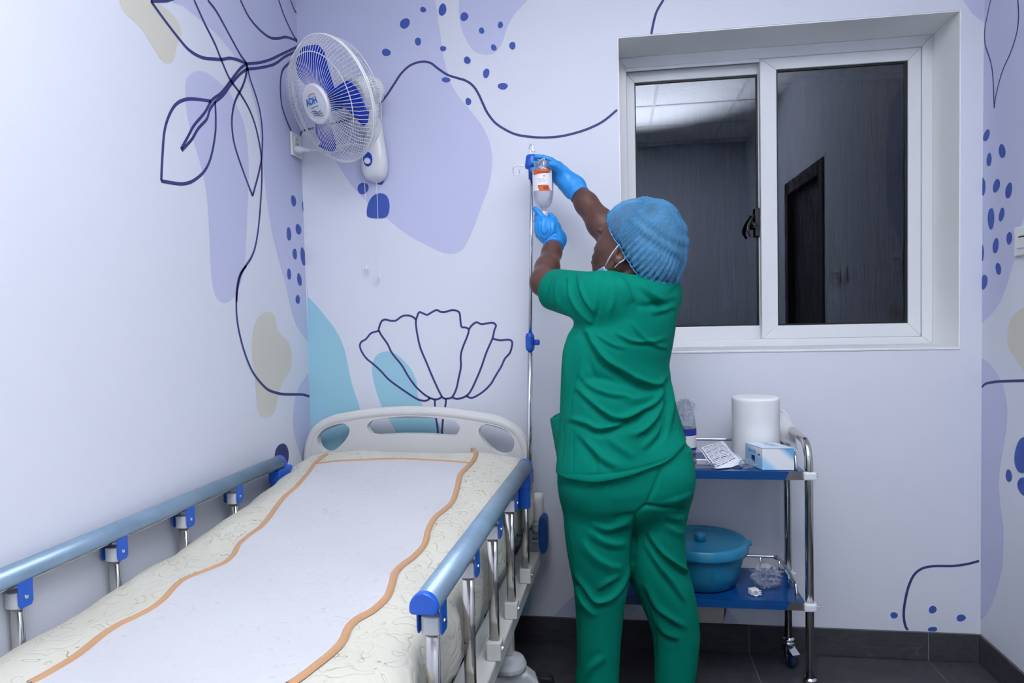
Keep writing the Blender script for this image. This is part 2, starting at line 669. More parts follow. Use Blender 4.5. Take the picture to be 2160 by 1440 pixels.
# ---- left wall
c1 = lambda p: crop(200, 0, 2.25, p)
c2 = lambda p: crop(480, 560, 4.236, p)
blob('l', c1([(115, 0), (140, 60), (210, 125), (260, 200), (310, 280), (345, 303), (375, 280), (390, 215), (410, 165), (400, 115), (360, 60), (310, 20), (280, -30), (200, -60), (130, -40)]), M_BEIGE)
blob('l', [(622, -60), (560, -60), (450, -50)] + c1([(375, 0), (420, 30), (500, 95), (570, 155), (625, 215), (680, 290), (720, 370), (750, 460), (775, 560), (790, 680), (800, 800), (815, 940), (840, 1100), (880, 1260), (905, 1350)]) +
     c2([(470, 0), (500, 100), (530, 230), (560, 370), (600, 500), (650, 590), (700, 660)]) + [(651, 719), (650, 700), (645, 560), (640, 400), (630, 160), (624, 20)], M_PERI, n=4)
blob('l', c1([(430, 400), (440, 365), (480, 338), (530, 345), (590, 390), (640, 440), (690, 540), (715, 620), (728, 740), (730, 860), (725, 980), (720, 1100), (712, 1240), (690, 1350), (650, 1420), (610, 1437), (575, 1410), (555, 1330), (548, 1240), (542, 1100), (535, 970), (520, 860), (495, 760), (465, 660), (440, 560), (430, 470)]), M_PERI)
blob('l', c2([(365, 410), (410, 430), (430, 480), (445, 560), (480, 620), (530, 660), (560, 720), (572, 820), (565, 910), (540, 970), (495, 1030), (470, 1100), (450, 1180), (430, 1270), (400, 1330), (350, 1355), (315, 1358), (285, 1330), (265, 1270), (255, 1150), (240, 1000), (222, 860), (217, 720), (225, 600), (250, 500), (300, 435)]), M_BEIGE)
blob('l', c2([(722, 990), (690, 1005), (650, 1060), (615, 1140), (595, 1230), (587, 1320)]) + [(618, 885), (620, 910), (627, 940), (640, 975), (655, 1000), (655, 960), (654, 880)], M_PERI)
dot('l', 594, 962, 14, 29, 0, M_NAVY)
for P in ([(265, 5), (330, 95), (400, 185), (450, 240), (510, 273), (570, 280), (600, 282), (640, 276), (680, 285), (720, 303)],
          [(265, 5), (310, 4), (350, 0), (420, -25)],
          [(470, 0), (520, 110), (570, 210), (600, 285), (640, 375), (690, 445), (735, 525), (765, 610), (785, 710), (792, 800), (790, 900), (780, 1040), (765, 1150), (745, 1215), (710, 1270), (690, 1310), (677, 1370), (672, 1430)],
          [(535, 0), (580, 60), (640, 170), (690, 260), (720, 305), (735, 370), (765, 460), (785, 540), (795, 640), (792, 740), (788, 770), (775, 830), (748, 930)],
          [(720, 305), (718, 350), (700, 410), (665, 480), (650, 560), (655, 650), (675, 730), (710, 830), (748, 930)],
          [(720, 303), (780, 297), (830, 283), (890, 255), (962, 222)],
          [(720, 328), (780, 322), (850, 305), (900, 270), (940, 250), (960, 235)],
          [(720, 303), (690, 325), (650, 375), (600, 440), (555, 475), (520, 535), (470, 595), (440, 650), (408, 708)],
          [(722, 328), (690, 350), (650, 395), (610, 450), (570, 485), (545, 520), (530, 565), (490, 610), (460, 660), (412, 714)],
          [(550, 480), (500, 473), (440, 470), (390, 490), (355, 540), (330, 620), (320, 740), (314, 858)],
          [(314, 858), (370, 868), (420, 872), (470, 855), (520, 810), (550, 745), (570, 640), (573, 560), (570, 482)],
          [(690, 0), (730, 80), (780, 140), (830, 178), (870, 182), (905, 176), (940, 186), (960, 196)],
          [(872, 0), (900, 80), (940, 165), (962, 195)], [(928, 0), (945, 45), (957, 62)],
          [(945, 270), (920, 300), (890, 335), (880, 400), (885, 490), (905, 560), (935, 630)]):
    stroke('l', c1(P), 0.0095)
stroke('l', c2([(165, 0), (110, 80), (85, 180), (77, 300), (80, 440), (100, 580), (140, 740), (190, 880), (250, 990), (350, 1100), (430, 1135), (500, 1148), (600, 1150), (670, 1152), (730, 1168)]), 0.0095)
for x, y, a, b in ((942, 953, 11, 28), (990, 980, 8, 25), (965, 1088, 13, 26), (920, 1110, 11, 32), (948, 1205, 10, 27), (988, 1218, 12, 45), (921, 1300, 9, 27), (970, 1327, 10, 31), (962, 1420, 10, 22)):
    dot('l', 200 + x / 2.25, y / 2.25, a / 2.25, b / 2.25, -6)

# ---- back wall
c3 = lambda p: crop(640, 0, 2.572, p)
c4 = lambda p: crop(640, 600, 4.0, p)
blob('b', [(623, -40), (760, -50), (900, -50)] + c3([(713, 0), (730, 100), (745, 200), (755, 280), (775, 370), (800, 450), (840, 520), (890, 580), (940, 640), (980, 700), (1010, 770), (1025, 850), (1020, 940), (1000, 1030), (970, 1110), (930, 1220), (890, 1310), (860, 1355), (810, 1377), (740, 1365), (660, 1325), (560, 1270), (470, 1200), (350, 1100), (270, 1015), (210, 930), (180, 880)]) +
     [(690, 320), (662, 290), (640, 274), (634, 268), (632, 240), (628, 130), (624, 20)], M_PERI, n=5)
blob('b', c3([(845, 0), (845, 80), (860, 160), (890, 230), (930, 280), (990, 299), (1040, 285), (1070, 250), (1090, 200), (1110, 140), (1145, 80), (1190, 30), (1212, 0), (1212, -90), (1030, -110), (850, -90)]), M_PERI)
blob('b', [(2030.5, 0), (2039, 12), (2049, 27), (2061, 38), (2076, 46), (2080, 20), (2078, -40), (2030, -40)], M_PERI, smooth=False)
blob('b', [(648, 600)] + c4([(38, 100), (100, 165), (180, 260), (260, 360), (310, 450), (345, 540), (365, 620), (385, 720), (410, 840), (440, 930), (470, 1020), (490, 1120), (510, 1240), (520, 1400)]) + [(700, 1000), (652, 1000), (652, 900), (648, 700)], M_CYAN, smooth=False)
blob('b', c4([(585, 660), (610, 605), (650, 575), (720, 562), (770, 578), (830, 625), (890, 690), (930, 750), (955, 820), (960, 900), (975, 960), (1010, 1020), (1060, 1080), (1110, 1130), (1150, 1190), (1175, 1260), (1180, 1400), (1000, 1450), (850, 1420), (790, 1280), (765, 1210), (700, 1100), (650, 1000), (615, 900), (590, 800), (580, 720)]), M_CYAN)
blob('b', [(1096, 1298), (1100, 1280), (1106, 1269), (1113, 1252), (1121, 1234), (1119, 1269), (1112, 1300)], M_CYAN, smooth=False)
blob('b', [(1169, 1302), (1188, 1277), (1211, 1255), (1240, 1238), (1280, 1240), (1300, 1306)], M_PERI, smooth=False)
blob('b', [(1430, 1300), (1440, 1280), (1470, 1268), (1531, 1275), (1531, 1290), (1526, 1318), (1430, 1318)], M_BEIGE, smooth=False)
blob('b', [(1528, 1280), (1540, 1290), (1552, 1305), (1560, 1320), (1526, 1320)], M_PERI, smooth=False)
stroke('b', crop(560, 40, 2.48, [(180, 640), (190, 590), (270, 568), (380, 540), (450, 520), (520, 492)]) + c3([(410, 563), (450, 520), (490, 460), (530, 400), (580, 355), (640, 335), (690, 342), (730, 372), (780, 405), (830, 422), (880, 437), (920, 465), (950, 510), (975, 565), (1000, 615), (1040, 665), (1090, 700), (1150, 728), (1220, 741), (1300, 746), (1390, 740), (1480, 720), (1560, 692), (1630, 655), (1702, 596)]))
stroke('b', [(1404, -14), (1399, 0), (1385, 25), (1378, 50), (1374, 72)])
for P in ([(640, 390), (575, 408), (545, 440), (525, 462), (490, 483), (477, 515), (490, 560), (530, 620), (590, 670), (650, 725), (720, 800), (800, 860), (880, 915), (960, 965), (1020, 980), (1055, 970), (1065, 950)],
          [(950, 300), (935, 280), (900, 263), (850, 262), (820, 275), (780, 303), (740, 305), (690, 295), (660, 310), (640, 360), (637, 385), (660, 430), (710, 500), (750, 580), (830, 680), (880, 765), (940, 850), (1000, 910), (1060, 952), (1110, 968), (1145, 962), (1168, 945)],
          [(950, 300), (975, 235), (1010, 243), (1045, 255), (1080, 235), (1125, 215), (1160, 230), (1200, 230), (1250, 216), (1290, 220), (1318, 240), (1325, 300), (1335, 355), (1370, 362), (1395, 380), (1385, 430), (1345, 530), (1328, 600), (1328, 700), (1310, 790), (1290, 880), (1255, 948), (1210, 962), (1180, 955), (1150, 910), (1090, 780), (1040, 660), (990, 540), (965, 440), (950, 340), (950, 300)],
          [(1395, 380), (1420, 345), (1460, 318), (1500, 333), (1550, 327), (1600, 323), (1625, 345), (1610, 390), (1595, 455), (1545, 570), (1500, 700), (1450, 820), (1410, 900), (1375, 938), (1330, 958), (1290, 963), (1255, 948)],
          [(1595, 455), (1660, 470), (1730, 465), (1762, 488), (1745, 570), (1700, 625), (1670, 690), (1640, 740), (1610, 790), (1580, 840), (1520, 900), (1450, 945), (1410, 955), (1375, 938)],
          [(1108, 968), (1112, 1060), (1120, 1130), (1132, 1210), (1140, 1300)],
          [(1205, 962), (1195, 1040), (1180, 1110), (1172, 1210), (1168, 1300)]):
    stroke('b', c4(P), 0.0075, n=5)
stroke('b', crop(1800, 720, 2, [(530, 925), (480, 938), (420, 946), (340, 947), (290, 957), (255, 985), (232, 1035), (218, 1095), (212, 1150), (218, 1195), (229, 1217)]))
for d in ((650, 53, 16, 15, 0), (755, 53, 20, 34, 15), (551, 128, 24, 31, 25), (622, 226, 18, 21, 0), (450, 285, 23, 21, 0), (758, 264, 16, 15, 0), (873, 91, 22, 23, 0), (967, 167, 15, 17, 0), (1069, 136, 14, 18, 0), (1033, 259, 14, 19, -40), (1134, 248, 18, 20, 20), (889, 327, 18, 20, 0), (992, 398, 18, 25, 15), (1082, 468, 26, 19, 0), (895, 551, 15, 21, 0), (774, 433, 23, 14, 0), (324, 1022, 28, 34, 20), (419, 988, 18, 14, -25)):
    dot('b', 640 + d[0] / 2.572, d[1] / 2.572, d[2] / 2.572, d[3] / 2.572, d[4])
blob('b', c3([(344, 1160), (350, 1110), (375, 1065), (415, 1048), (450, 1060), (466, 1095), (467, 1140), (455, 1172), (430, 1184), (385, 1184), (355, 1178)]), M_DOT, 3, name='mural_dot')
for x, y, a, b in ((171, 1154, 15, 14), (334, 1130, 17, 16), (454, 1165, 20, 14), (334, 1213, 19, 11)):
    dot('b', 1800 + x / 2, 720 + y / 2, a / 2, b / 2)

# ---- right wall
c5 = lambda p: crop(2000, 0, 2.0, p)
c6 = lambda p: crop(1800, 720, 2.0, p)
blob('r', c5([(155, -60), (150, 400), (143, 900), (136, 1362), (180, 1330), (220, 1275), (250, 1200), (270, 1130), (285, 1060), (300, 980), (320, 915), (360, 820), (420, 700), (460, 560), (470, 300), (440, -60)]), M_PERI, smooth=False)
blob('r', [(2160, 648), (2142, 660), (2131, 676), (2125.6, 702), (2126, 727), (2132.7, 743), (2145, 759), (2155, 775), (2180, 790), (2210, 760), (2210, 650), (2185, 640)], M_BEIGE)
blob('r', c6([(533, 72), (545, 72), (575, 90), (605, 130), (630, 185), (645, 240), (650, 300), (645, 380), (630, 460), (618, 540), (613, 600), (620, 690), (632, 780), (633, 860), (628, 950), (610, 1030), (585, 1110), (560, 1155), (530, 1170), (528, 1160), (530, 800), (532, 400)]), M_PERI, smooth=False)
stroke('r', c5([(182, -20), (180, 0), (165, 70), (155, 130), (158, 190), (180, 260), (190, 330), (195, 455)]), 0.006)
stroke('r', c5([(195, 455), (205, 390), (230, 300), (265, 220), (290, 140), (298, 70), (295, 0), (293, -20)]), 0.006)
stroke('r', c6([(535, 192), (560, 178), (600, 170), (650, 167), (720, 165), (800, 163)]))
for d in ((163, 571, 12, 26, 15), (229, 637, 14, 30, 0), (174, 673, 10, 29, 8), (148, 787, 10, 40, 0), (205, 783, 14, 28, 12), (257, 803, 13, 35, 8), (182, 922, 13, 48, 0), (227, 905, 11, 29, 8), (202, 1036, 12, 33, 4), (259, 1004, 11, 28, 4), (145, 1066, 8, 32, 0), (213, 1133, 12, 24, -8), (152, 1189, 13, 33, 8)):
    dot('r', 2000 + d[0] / 2, d[1] / 2, d[2] / 2, d[3] / 2, d[4])
for d in ((720, 480, 40, 74, 0), (657, 566, 13, 26, -8), (720, 612, 26, 38, -10)):
    dot('r', 1800 + d[0] / 2, 720 + d[1] / 2, d[2] / 2, d[3] / 2, d[4])

# ------------------------------------------------------------------ fill light panel added on the ceiling, out of view
M_FILL = bpy.data.materials.new('fill diffuser')
M_FILL.use_nodes = True
_b = M_FILL.node_tree.nodes['Principled BSDF']
_b.inputs['Base Color'].default_value = (0.9, 0.9, 0.9, 1)
_b.inputs['Emission Color'].default_value = (*LIGHT_COL, 1)
_b.inputs['Emission Strength'].default_value = 0.6
for k, (lx, ly, ls, share) in enumerate(FILL_PANELS):
    lab = 'square white fill light panel added on the ceiling, out of view'
    L = tag(empty('fill_panel', (lx, ly, ROOM_H - 0.03)), lab, 'fill light')
    h = ls / 2
    MB().box((lx - h - 0.02, ly - h - 0.02, ROOM_H - 0.026), (lx + h + 0.02, ly + h + 0.02, ROOM_H - 0.0065)).build('fill_body', M_FRAME, L, bevel=0.003)
    MB().box((lx - h, ly - h, ROOM_H - 0.0275), (lx + h, ly + h, ROOM_H - 0.0255)).build('diffuser', M_FILL, L)
    ld = bpy.data.lights.new('fill_light', 'AREA')
    ld.shape = 'SQUARE'
    ld.size = ls * 0.98
    ld.energy = LIGHT_W * share
    ld.color = LIGHT_COL
    lo = bpy.data.objects.new('fill_light', ld)
    COL.objects.link(lo)
    lo.parent = L
    lo.location = (0, 0, -0.005)

# ------------------------------------------------------------------ window
M_PANE = bpy.data.materials.new('tinted glass')
M_PANE.use_nodes = True
nt = M_PANE.node_tree
nt.nodes.clear()
_o = nt.nodes.new('ShaderNodeOutputMaterial')
_t = nt.nodes.new('ShaderNodeBsdfTransparent')
_t.inputs[0].default_value = (0.42, 0.45, 0.5, 1)
_g = nt.nodes.new('ShaderNodeBsdfGlossy')
_g.inputs['Roughness'].default_value = 0.015
_g.inputs['Color'].default_value = (0.85, 0.9, 1.0, 1)
_x = nt.nodes.new('ShaderNodeMixShader')
_x.inputs[0].default_value = 0.068
nt.links.new(_t.outputs[0], _x.inputs[1])
nt.links.new(_g.outputs[0], _x.inputs[2])
nt.links.new(_x.outputs[0], _o.inputs[0])
M_GASK = mat('black gasket', (0.006, 0.007, 0.01), 0.5)
M_LATCH = mat('dark latch', (0.012, 0.012, 0.014), 0.25, spec=0.6)

win = tag(empty('window_1', ((WX0 + WX1) / 2, WD, WZ0)), kind='structure')
YF = WD                                   # front face of the outer frame
FX0, FX1, FZ0, FZ1 = WX0 + 0.004, WX1 - 0.004, WZ0 + 0.004, WZ1 - 0.004


def px_at(u, v, Y):
    p = aty(u, v, Y)
    return p[0], p[2]


def ringframe(name, x0, x1, z0, z1, wl, wr_, wb_, wt, y0, y1, parent, m=None, bevel=0.0025):
    """four mitred members of a rectangular frame, each a mesh of its own"""
    m = m or M_FRAME
    o = [(x0, z0), (x1, z0), (x1, z1), (x0, z1)]
    i = [(x0 + wl, z0 + wb_), (x1 - wr_, z0 + wb_), (x1 - wr_, z1 - wt), (x0 + wl, z1 - wt)]
    out = []
    for k in range(4):
        l = (k + 1) % 4
        q = [o[k], o[l], i[l], i[k]]
        V = [(a, y0, b) for a, b in q] + [(a, y1, b) for a, b in q]
        F = [(0, 1, 2, 3), (7, 6, 5, 4)] + [(a, 4 + a, 4 + (a + 1) % 4, (a + 1) % 4) for a in range(4)]
        out.append(obj(name, V, F, m, parent, bevel=bevel))
    return out


ringframe('outer_frame', FX0, FX1, FZ0, FZ1, 0.030, 0.036, 0.028, 0.040, YF, YF + 0.075, win)
# right sash, in front
gx0, gz1 = px_at(1637, 148, YF + 0.012)
gx1, _ = px_at(1915, 300, YF + 0.012)
_, gz0 = px_at(1760, 684, YF + 0.012)
_, gz1 = px_at(1760, 139, YF + 0.012)
sx0, _ = px_at(1604, 300, YF + 0.008)
sx1 = FX1 - 0.036
sash = empty('sash', ((gx0 + gx1) / 2, YF + 0.02, gz0), parent=None)
sash.parent = win
sash.location = Vector(((gx0 + gx1) / 2, YF + 0.02, gz0)) - win.location
ringframe('sash_frame', sx0, sx1 - 0.001, FZ0 + 0.028, FZ1 - 0.040, gx0 - sx0, sx1 - gx1, gz0 - FZ0 - 0.028, FZ1 - 0.040 - gz1, YF + 0.006, YF + 0.034, sash)
ringframe('gasket', gx0 - 0.001, gx1 + 0.001, gz0 - 0.001, gz1 + 0.001, 0.006, 0.011, 0.007, 0.008, YF + 0.013, YF + 0.026, sash, M_GASK, 0)
MB().box((gx0 + 0.002, YF + 0.018, gz0 + 0.002), (gx1 - 0.002, YF + 0.022, gz1 - 0.002)).build('pane', M_PANE, sash)
# left sash, one track further back
YB = YF + 0.040
lx0, _ = px_at(1340, 300, YB + 0.01)
lx1, _ = px_at(1598, 300, YB + 0.01)
_, lz0 = px_at(1500, 688, YB + 0.01)
_, lz1 = px_at(1468, 167, YB + 0.01)
ox0, _ = px_at(1321, 300, YB)
sl = empty('sash', parent=win)
sl.location = Vector(((lx0 + lx1) / 2, YB + 0.01, lz0)) - win.location
ringframe('sash_frame', FX0 + 0.028, lx1 + 0.03, FZ0 + 0.026, FZ1 - 0.044, lx0 - FX0 - 0.028, 0.03, lz0 - FZ0 - 0.026, FZ1 - 0.044 - lz1, YB, YB + 0.028, sl)
ringframe('gasket', lx0 - 0.001, lx1 + 0.004, lz0 - 0.001, lz1 + 0.001, 0.005, 0.010, 0.007, 0.008, YB + 0.006, YB + 0.020, sl, M_GASK, 0)
MB().box((lx0 + 0.002, YB + 0.011, lz0 + 0.002), (lx1 + 0.001, YB + 0.015, lz1 - 0.002)).build('pane', M_PANE, sl)
MB().box((FX0 + 0.030, YF + 0.004, FZ1 - 0.052), (sx0 - 0.002, YF + 0.012, FZ1 - 0.0402)).build('track', M_FRAME, win)
# sickle latch on the left sash
lc = aty(1594, 480, YB)
R = np.array([[1, 0, 0], [0, 0, 1], [0, 1, 0]], float)
lt = empty('latch', parent=win)
lt.location = Vector(lc) - win.location
MB().box((lc[0] - 0.004, YF + 0.030, lc[2] - 0.035), (lc[0] + 0.014, YB - 0.0005, lc[2] + 0.075)).build('latch_plate', M_LATCH, lt, bevel=0.003)
pts = [aty(1590, 452, YF + 0.028), aty(1585, 463, YF + 0.02), aty(1579, 475, YF + 0.012), aty(1578, 488, YF + 0.008), aty(1583, 499, YF + 0.012)]
MB().tube(spline(pts, 5), [0.006] * 5 + [0.008] * 11 + [0.005] * 5, 8, sx=0.6).build('latch_lever', M_LATCH, lt, smooth=True)
MB().lathe([(0.0, -0.012), (0.011, -0.010), (0.012, 0.0), (0.008, 0.006)], aty(1592, 475, YF + 0.024), R, 16).build('latch_boss', M_LATCH, lt, smooth=True)
# night yard wall outside: rough render with vertical runs and a pale beam across the top
mo = bpy.data.materials.new('dark render')
mo.use_nodes = True
nt = mo.node_tree
_b = nt.nodes['Principled BSDF']
_b.inputs['Roughness'].default_value = 0.75
tc = nt.nodes.new('ShaderNodeTexCoord')
mp = nt.nodes.new('ShaderNodeMapping')
mp.inputs['Scale'].default_value = (90, 90, 3.5)
nt.links.new(tc.outputs['Object'], mp.inputs['Vector'])
nn = nt.nodes.new('ShaderNodeTexNoise')
nn.inputs['Scale'].default_value = 1.0
nn.inputs['Detail'].default_value = 3
nt.links.new(mp.outputs[0], nn.inputs['Vector'])
rr = nt.nodes.new('ShaderNodeValToRGB')
rr.color_ramp.elements[0].position = 0.35
rr.color_ramp.elements[1].position = 0.68
rr.color_ramp.elements[0].color = (0.022, 0.024, 0.028, 1)
rr.color_ramp.elements[1].color = (0.085, 0.088, 0.095, 1)
nt.links.new(nn.outputs['Fac'], rr.inputs['Fac'])
nt.links.new(rr.outputs[0], _b.inputs['Base Color'])
bp = nt.nodes.new('ShaderNodeBump')
bp.inputs['Strength'].default_value = 0.8
bp.inputs['Distance'].default_value = 0.01
nt.links.new(nn.outputs['Fac'], bp.inputs['Height'])
nt.links.new(bp.outputs[0], _b.inputs['Normal'])
wo = tag(MB().box((0.4, 0.95, 0.2), (3.3, 1.05, 3.2)).build('wall_outside', mo), kind='structure')
G2 = []
M_ROUGH = mat('rough plaster', (0.80, 0.77, 0.76), 0.8, bump=0.8, bscale=60, bdist=0.01, var=0.2, vscale=40)
tag(MB().box((WX0 - 0.05, WD + 0.085, gz1 - 0.016), (WX1 + 0.05, WD + 0.16, WZ1 + 0.05)).build('trim_2', M_ROUGH), kind='structure')
# switch plates
M_PLAST = mat('white plastic', (0.80, 0.81, 0.82), 0.3, spec=0.5)
M_BLACK = mat('black plastic', (0.01, 0.01, 0.011), 0.4)


def switch_plate(name, y0, y1, z0, z1, x, sgn, label, cat, slots):
    e = tag(empty(name, (x, (y0 + y1) / 2, z0)), label, cat)
    t = 0.009 * sgn
    xa, xb = sorted((x + 0.0012 * sgn, x + t))
    MB().box((xa, y0, z0), (xb, y1, z1)).build('plate', M_PLAST, e, bevel=0.003)
    xa, xb = sorted((x + t - 0.001 * sgn, x + t + 0.004 * sgn))
    MB().box((xa, y0 + 0.02, z0 + 0.022), (xb, y1 - 0.02, z1 - 0.022)).build('rocker', M_PLAST, e, bevel=0.002)
    if slots:
        xa, xb = sorted((x + t + 0.003 * sgn, x + t + 0.0048 * sgn))
        ym = (y0 + y1) / 2
        MB().box((xa, ym - 0.02, z1 - 0.034), (xb, ym + 0.02, z1 - 0.030)).build('slot', M_BLACK, e)
    return e


switch_plate('wall_switch', -0.31, -0.205, 1.378, 1.466, ROOM_W, -1, 'white switch plate on the right wall at the edge of view', 'switch', True)
switch_plate('wall_switch', -1.02, -0.935, 1.36, 1.446, ROOM_W, -1, 'white switch on the right wall, the nearer of two by the door', 'switch', False)
switch_plate('wall_switch', -1.13, -1.045, 1.36, 1.446, ROOM_W, -1, 'white switch on the right wall right beside the door frame', 'switch', False)

# ================================================================== hospital bed
M_ABS = mat('bed cream plastic', (0.66, 0.66, 0.66), 0.35, spec=0.4, bump=0.03, bscale=200)
M_POWDER = mat('cream powder coat', (0.62, 0.63, 0.61), 0.3, spec=0.5)
M_BLUE = mat('blue plastic', lin((28, 92, 200)), 0.3, spec=0.5)
M_ALU = mat('scuffed rail film', lin((128, 152, 174)), 0.30, 0.25, bump=0.25, bscale=45, bdist=0.002, var=0.12, vscale=14)
M_STEEL = mat('stainless steel', (0.62, 0.60, 0.57), 0.16, 1.0)
M_CHROME = MATS['chrome']
M_MILK = mat('milky plastic', (0.70, 0.73, 0.78), 0.35, spec=0.5)
M_GREYC = mat('grey caster plastic', (0.50, 0.52, 0.55), 0.4)

BED_A = -0.032
bed = tag(empty('hospital_bed', (0.48, -0.10, 0.0), BED_A), 'cream hospital bed with blue-capped side rails against the left wall', 'bed')
# bed frame: local x to the right, local y towards the head, 0 at the head end


def bl_world(x, y, z):
    c, s = math.cos(BED_A), math.sin(BED_A)
    return np.array([0.48 + c * x - s * y, -0.10 + s * x + c * y, z])


BL = 2.05
# headboard: one moulded plate with a thick rolled rim and three hand holes
HB = empty('headboard', (-0.033, 0.0, 0.0), 0.0, bed)
tilt = 0.0


def rounded_board():
    # outline in local x-z, from lower left round the top to lower right
    W = 0.432
    out = [(-W, 0.48), (-W, 0.62), (-W + 0.004, 0.72), (-W + 0.02, 0.79), (-W + 0.055, 0.838), (-W + 0.12, 0.866)]
    out += [(x, 0.898 - 0.032 * (x / 0.31) ** 2) for x in np.linspace(-0.27, 0.27, 13)]
    out += [(-a, b) for a, b in reversed(out[:6])]
    return out


holes = [
    [(-0.135, 0.832), (-0.16, 0.825), (-0.176, 0.806), (-0.168, 0.784), (-0.145, 0.773), (-0.05, 0.778), (0.05, 0.778), (0.145, 0.773), (0.168, 0.784), (0.176, 0.806), (0.16, 0.825), (0.135, 0.832), (0.05, 0.842), (-0.05, 0.842)],
    [(-0.265, 0.815), (-0.30, 0.812), (-0.345, 0.795), (-0.372, 0.765), (-0.372, 0.735), (-0.352, 0.712), (-0.32, 0.71), (-0.285, 0.732), (-0.255, 0.765), (-0.245, 0.795)],
]
holes.append([(-a, b) for a, b in holes[1]][::-1])


def board_with_holes(out, hs, y0, y1):
    """plate in x-z with holes, edges rounded by a bevel; via 2-D tessellation"""
    loops = [np.array(out)] + [np.array(h) for h in hs]
    loops = [np.array([[p[0], p[1]] for p in spline(np.c_[l, np.zeros(len(l))], 4, closed=True)]) if k else l for k, l in enumerate(loops)]
    flat = np.concatenate(loops)
    tri = tessellate_polygon([[Vector((p[0], p[1], 0)) for p in l] for l in loops])
    n = len(flat)
    V = [(p[0], y0, p[1]) for p in flat] + [(p[0], y1, p[1]) for p in flat]
    F = []
    for a, b, c in tri:
        cr = (flat[b][0] - flat[a][0]) * (flat[c][1] - flat[a][1]) - (flat[b][1] - flat[a][1]) * (flat[c][0] - flat[a][0])
        t3 = (a, b, c) if cr > 0 else (a, c, b)
        F.append(t3)
        F.append(tuple(n + i for i in reversed(t3)))
    k = 0
    for li, l in enumerate(loops):
        m = len(l)
        area = sum(l[i][0] * l[(i + 1) % m][1] - l[(i + 1) % m][0] * l[i][1] for i in range(m))
        for i in range(m):
            a, b = k + i, k + (i + 1) % m
            f = (a, n + a, n + b, b)
            if (area > 0) == (li == 0):
                f = f[::-1]
            if li > 0:
                pass
            F.append(f)
        k += m
    return V, F


holes = [[(a, b + 0.028) for a, b in h] for h in holes]
V, F = board_with_holes(rounded_board(), holes, -0.018, 0.014)
plate = obj('board', V, F, M_ABS, HB, local=True, bevel=0.011, bseg=4)
bm = bmesh.new()
bm.from_mesh(plate.data)
bmesh.ops.recalc_face_normals(bm, faces=bm.faces)
bm.to_mesh(plate.data)
bm.free()
# rolled rim along the top edge
rim = np.array([(x, 0.0, z) for x, z in rounded_board()])
rim[:, 0] *= 0.978
rim[:, 2] -= 0.012
ob = MB().tube(spline(rim, 4), 0.0215, 14, sx=1.0).build('rim', M_ABS, HB, smooth=True, local=True)
for hpts in holes:
    h3 = spline(np.array([(x, -0.012, z) for x, z in hpts]), 4, closed=True)
    pass
FB = HB.copy()
FB.name = 'footboard'
COL.objects.link(FB)
FB.parent = bed
FB.location = (0.0, -BL + 0.01, -0.14)
for ch in list(HB.children):
    cc_ = ch.copy()
    COL.objects.link(cc_)
    cc_.parent = FB
# posts that hold the headboard, bumper wheel
for sx in (-1, 1):
    MB().lathe([(0.0, 0.455), (0.020, 0.457), (0.023, 0.47), (0.023, 0.575), (0.021, 0.595), (0.0, 0.60)], (sx * 0.418 + 0.0, -0.005, 0), None, 20).build('headboard_post', M_ABS, bed, smooth=True, local=True)
for sx in (-1, 1):
    q = spline([(0.0, 0.0, 0.055), (0.018, 0, 0.052), (0.026, 0, 0.03), (0.026, 0, -0.05), (0.018, 0, -0.072), (0, 0, -0.078), (-0.012, 0, -0.05), (-0.012, 0, 0.03)], 4, closed=True)
    x0 = sx * 0.442 - 0.006
    MB().prism([(p[0] * sx * 0.8, p[2]) for p in q], -0.024, 0.024, np.array([[1, 0, 0], [0, 0, -1], [0, 1, 0]], float), (x0, -0.03, 0.472)).build('bumper', mat('bumper blue', lin((24, 70, 140)), 0.35), bed, local=True, bevel=0.005)
    for zz in (0.435, 0.495):
        MB().tube([(sx * 0.40, -0.03, zz), (x0, -0.03, zz)], 0.008, 10).build('bumper_pin', M_CHROME, bed, local=True)

# frame: channel sections left and right, cross members, legs
for sx in (-1, 1):
    nm = 'side_channel'
    m = MB()
    a, b = (0.375, 0.425)
    xa, xb = sorted((sx * a, sx * b))
    m.box((xa, -BL + 0.05, 0.385), (xb, -0.02, 0.390))                      # top shelf
    lo, hi = sorted((sx * (b - 0.004), sx * b))
    m.box((lo, -BL + 0.05, 0.345), (hi, -0.02, 0.385))                     # outer lip
    lo, hi = sorted((sx * a, sx * (a + 0.004)))
    m.box((lo, -BL + 0.05, 0.390), (hi, -0.06, 0.450))                     # inner web
    m.build(nm, M_POWDER, bed, local=True, bevel=0.0015, bseg=1)
for y in (-0.08, -0.7, -1.35, -BL + 0.08):
    MB().box((-0.372, y - 0.02, 0.40), (0.372, y + 0.02, 0.44)).build('cross_member', M_POWDER, bed, local=True)
MB().box((-0.368, -BL + 0.06, 0.441), (0.368, -0.07, 0.456)).build('deck', M_POWDER, bed, local=True)
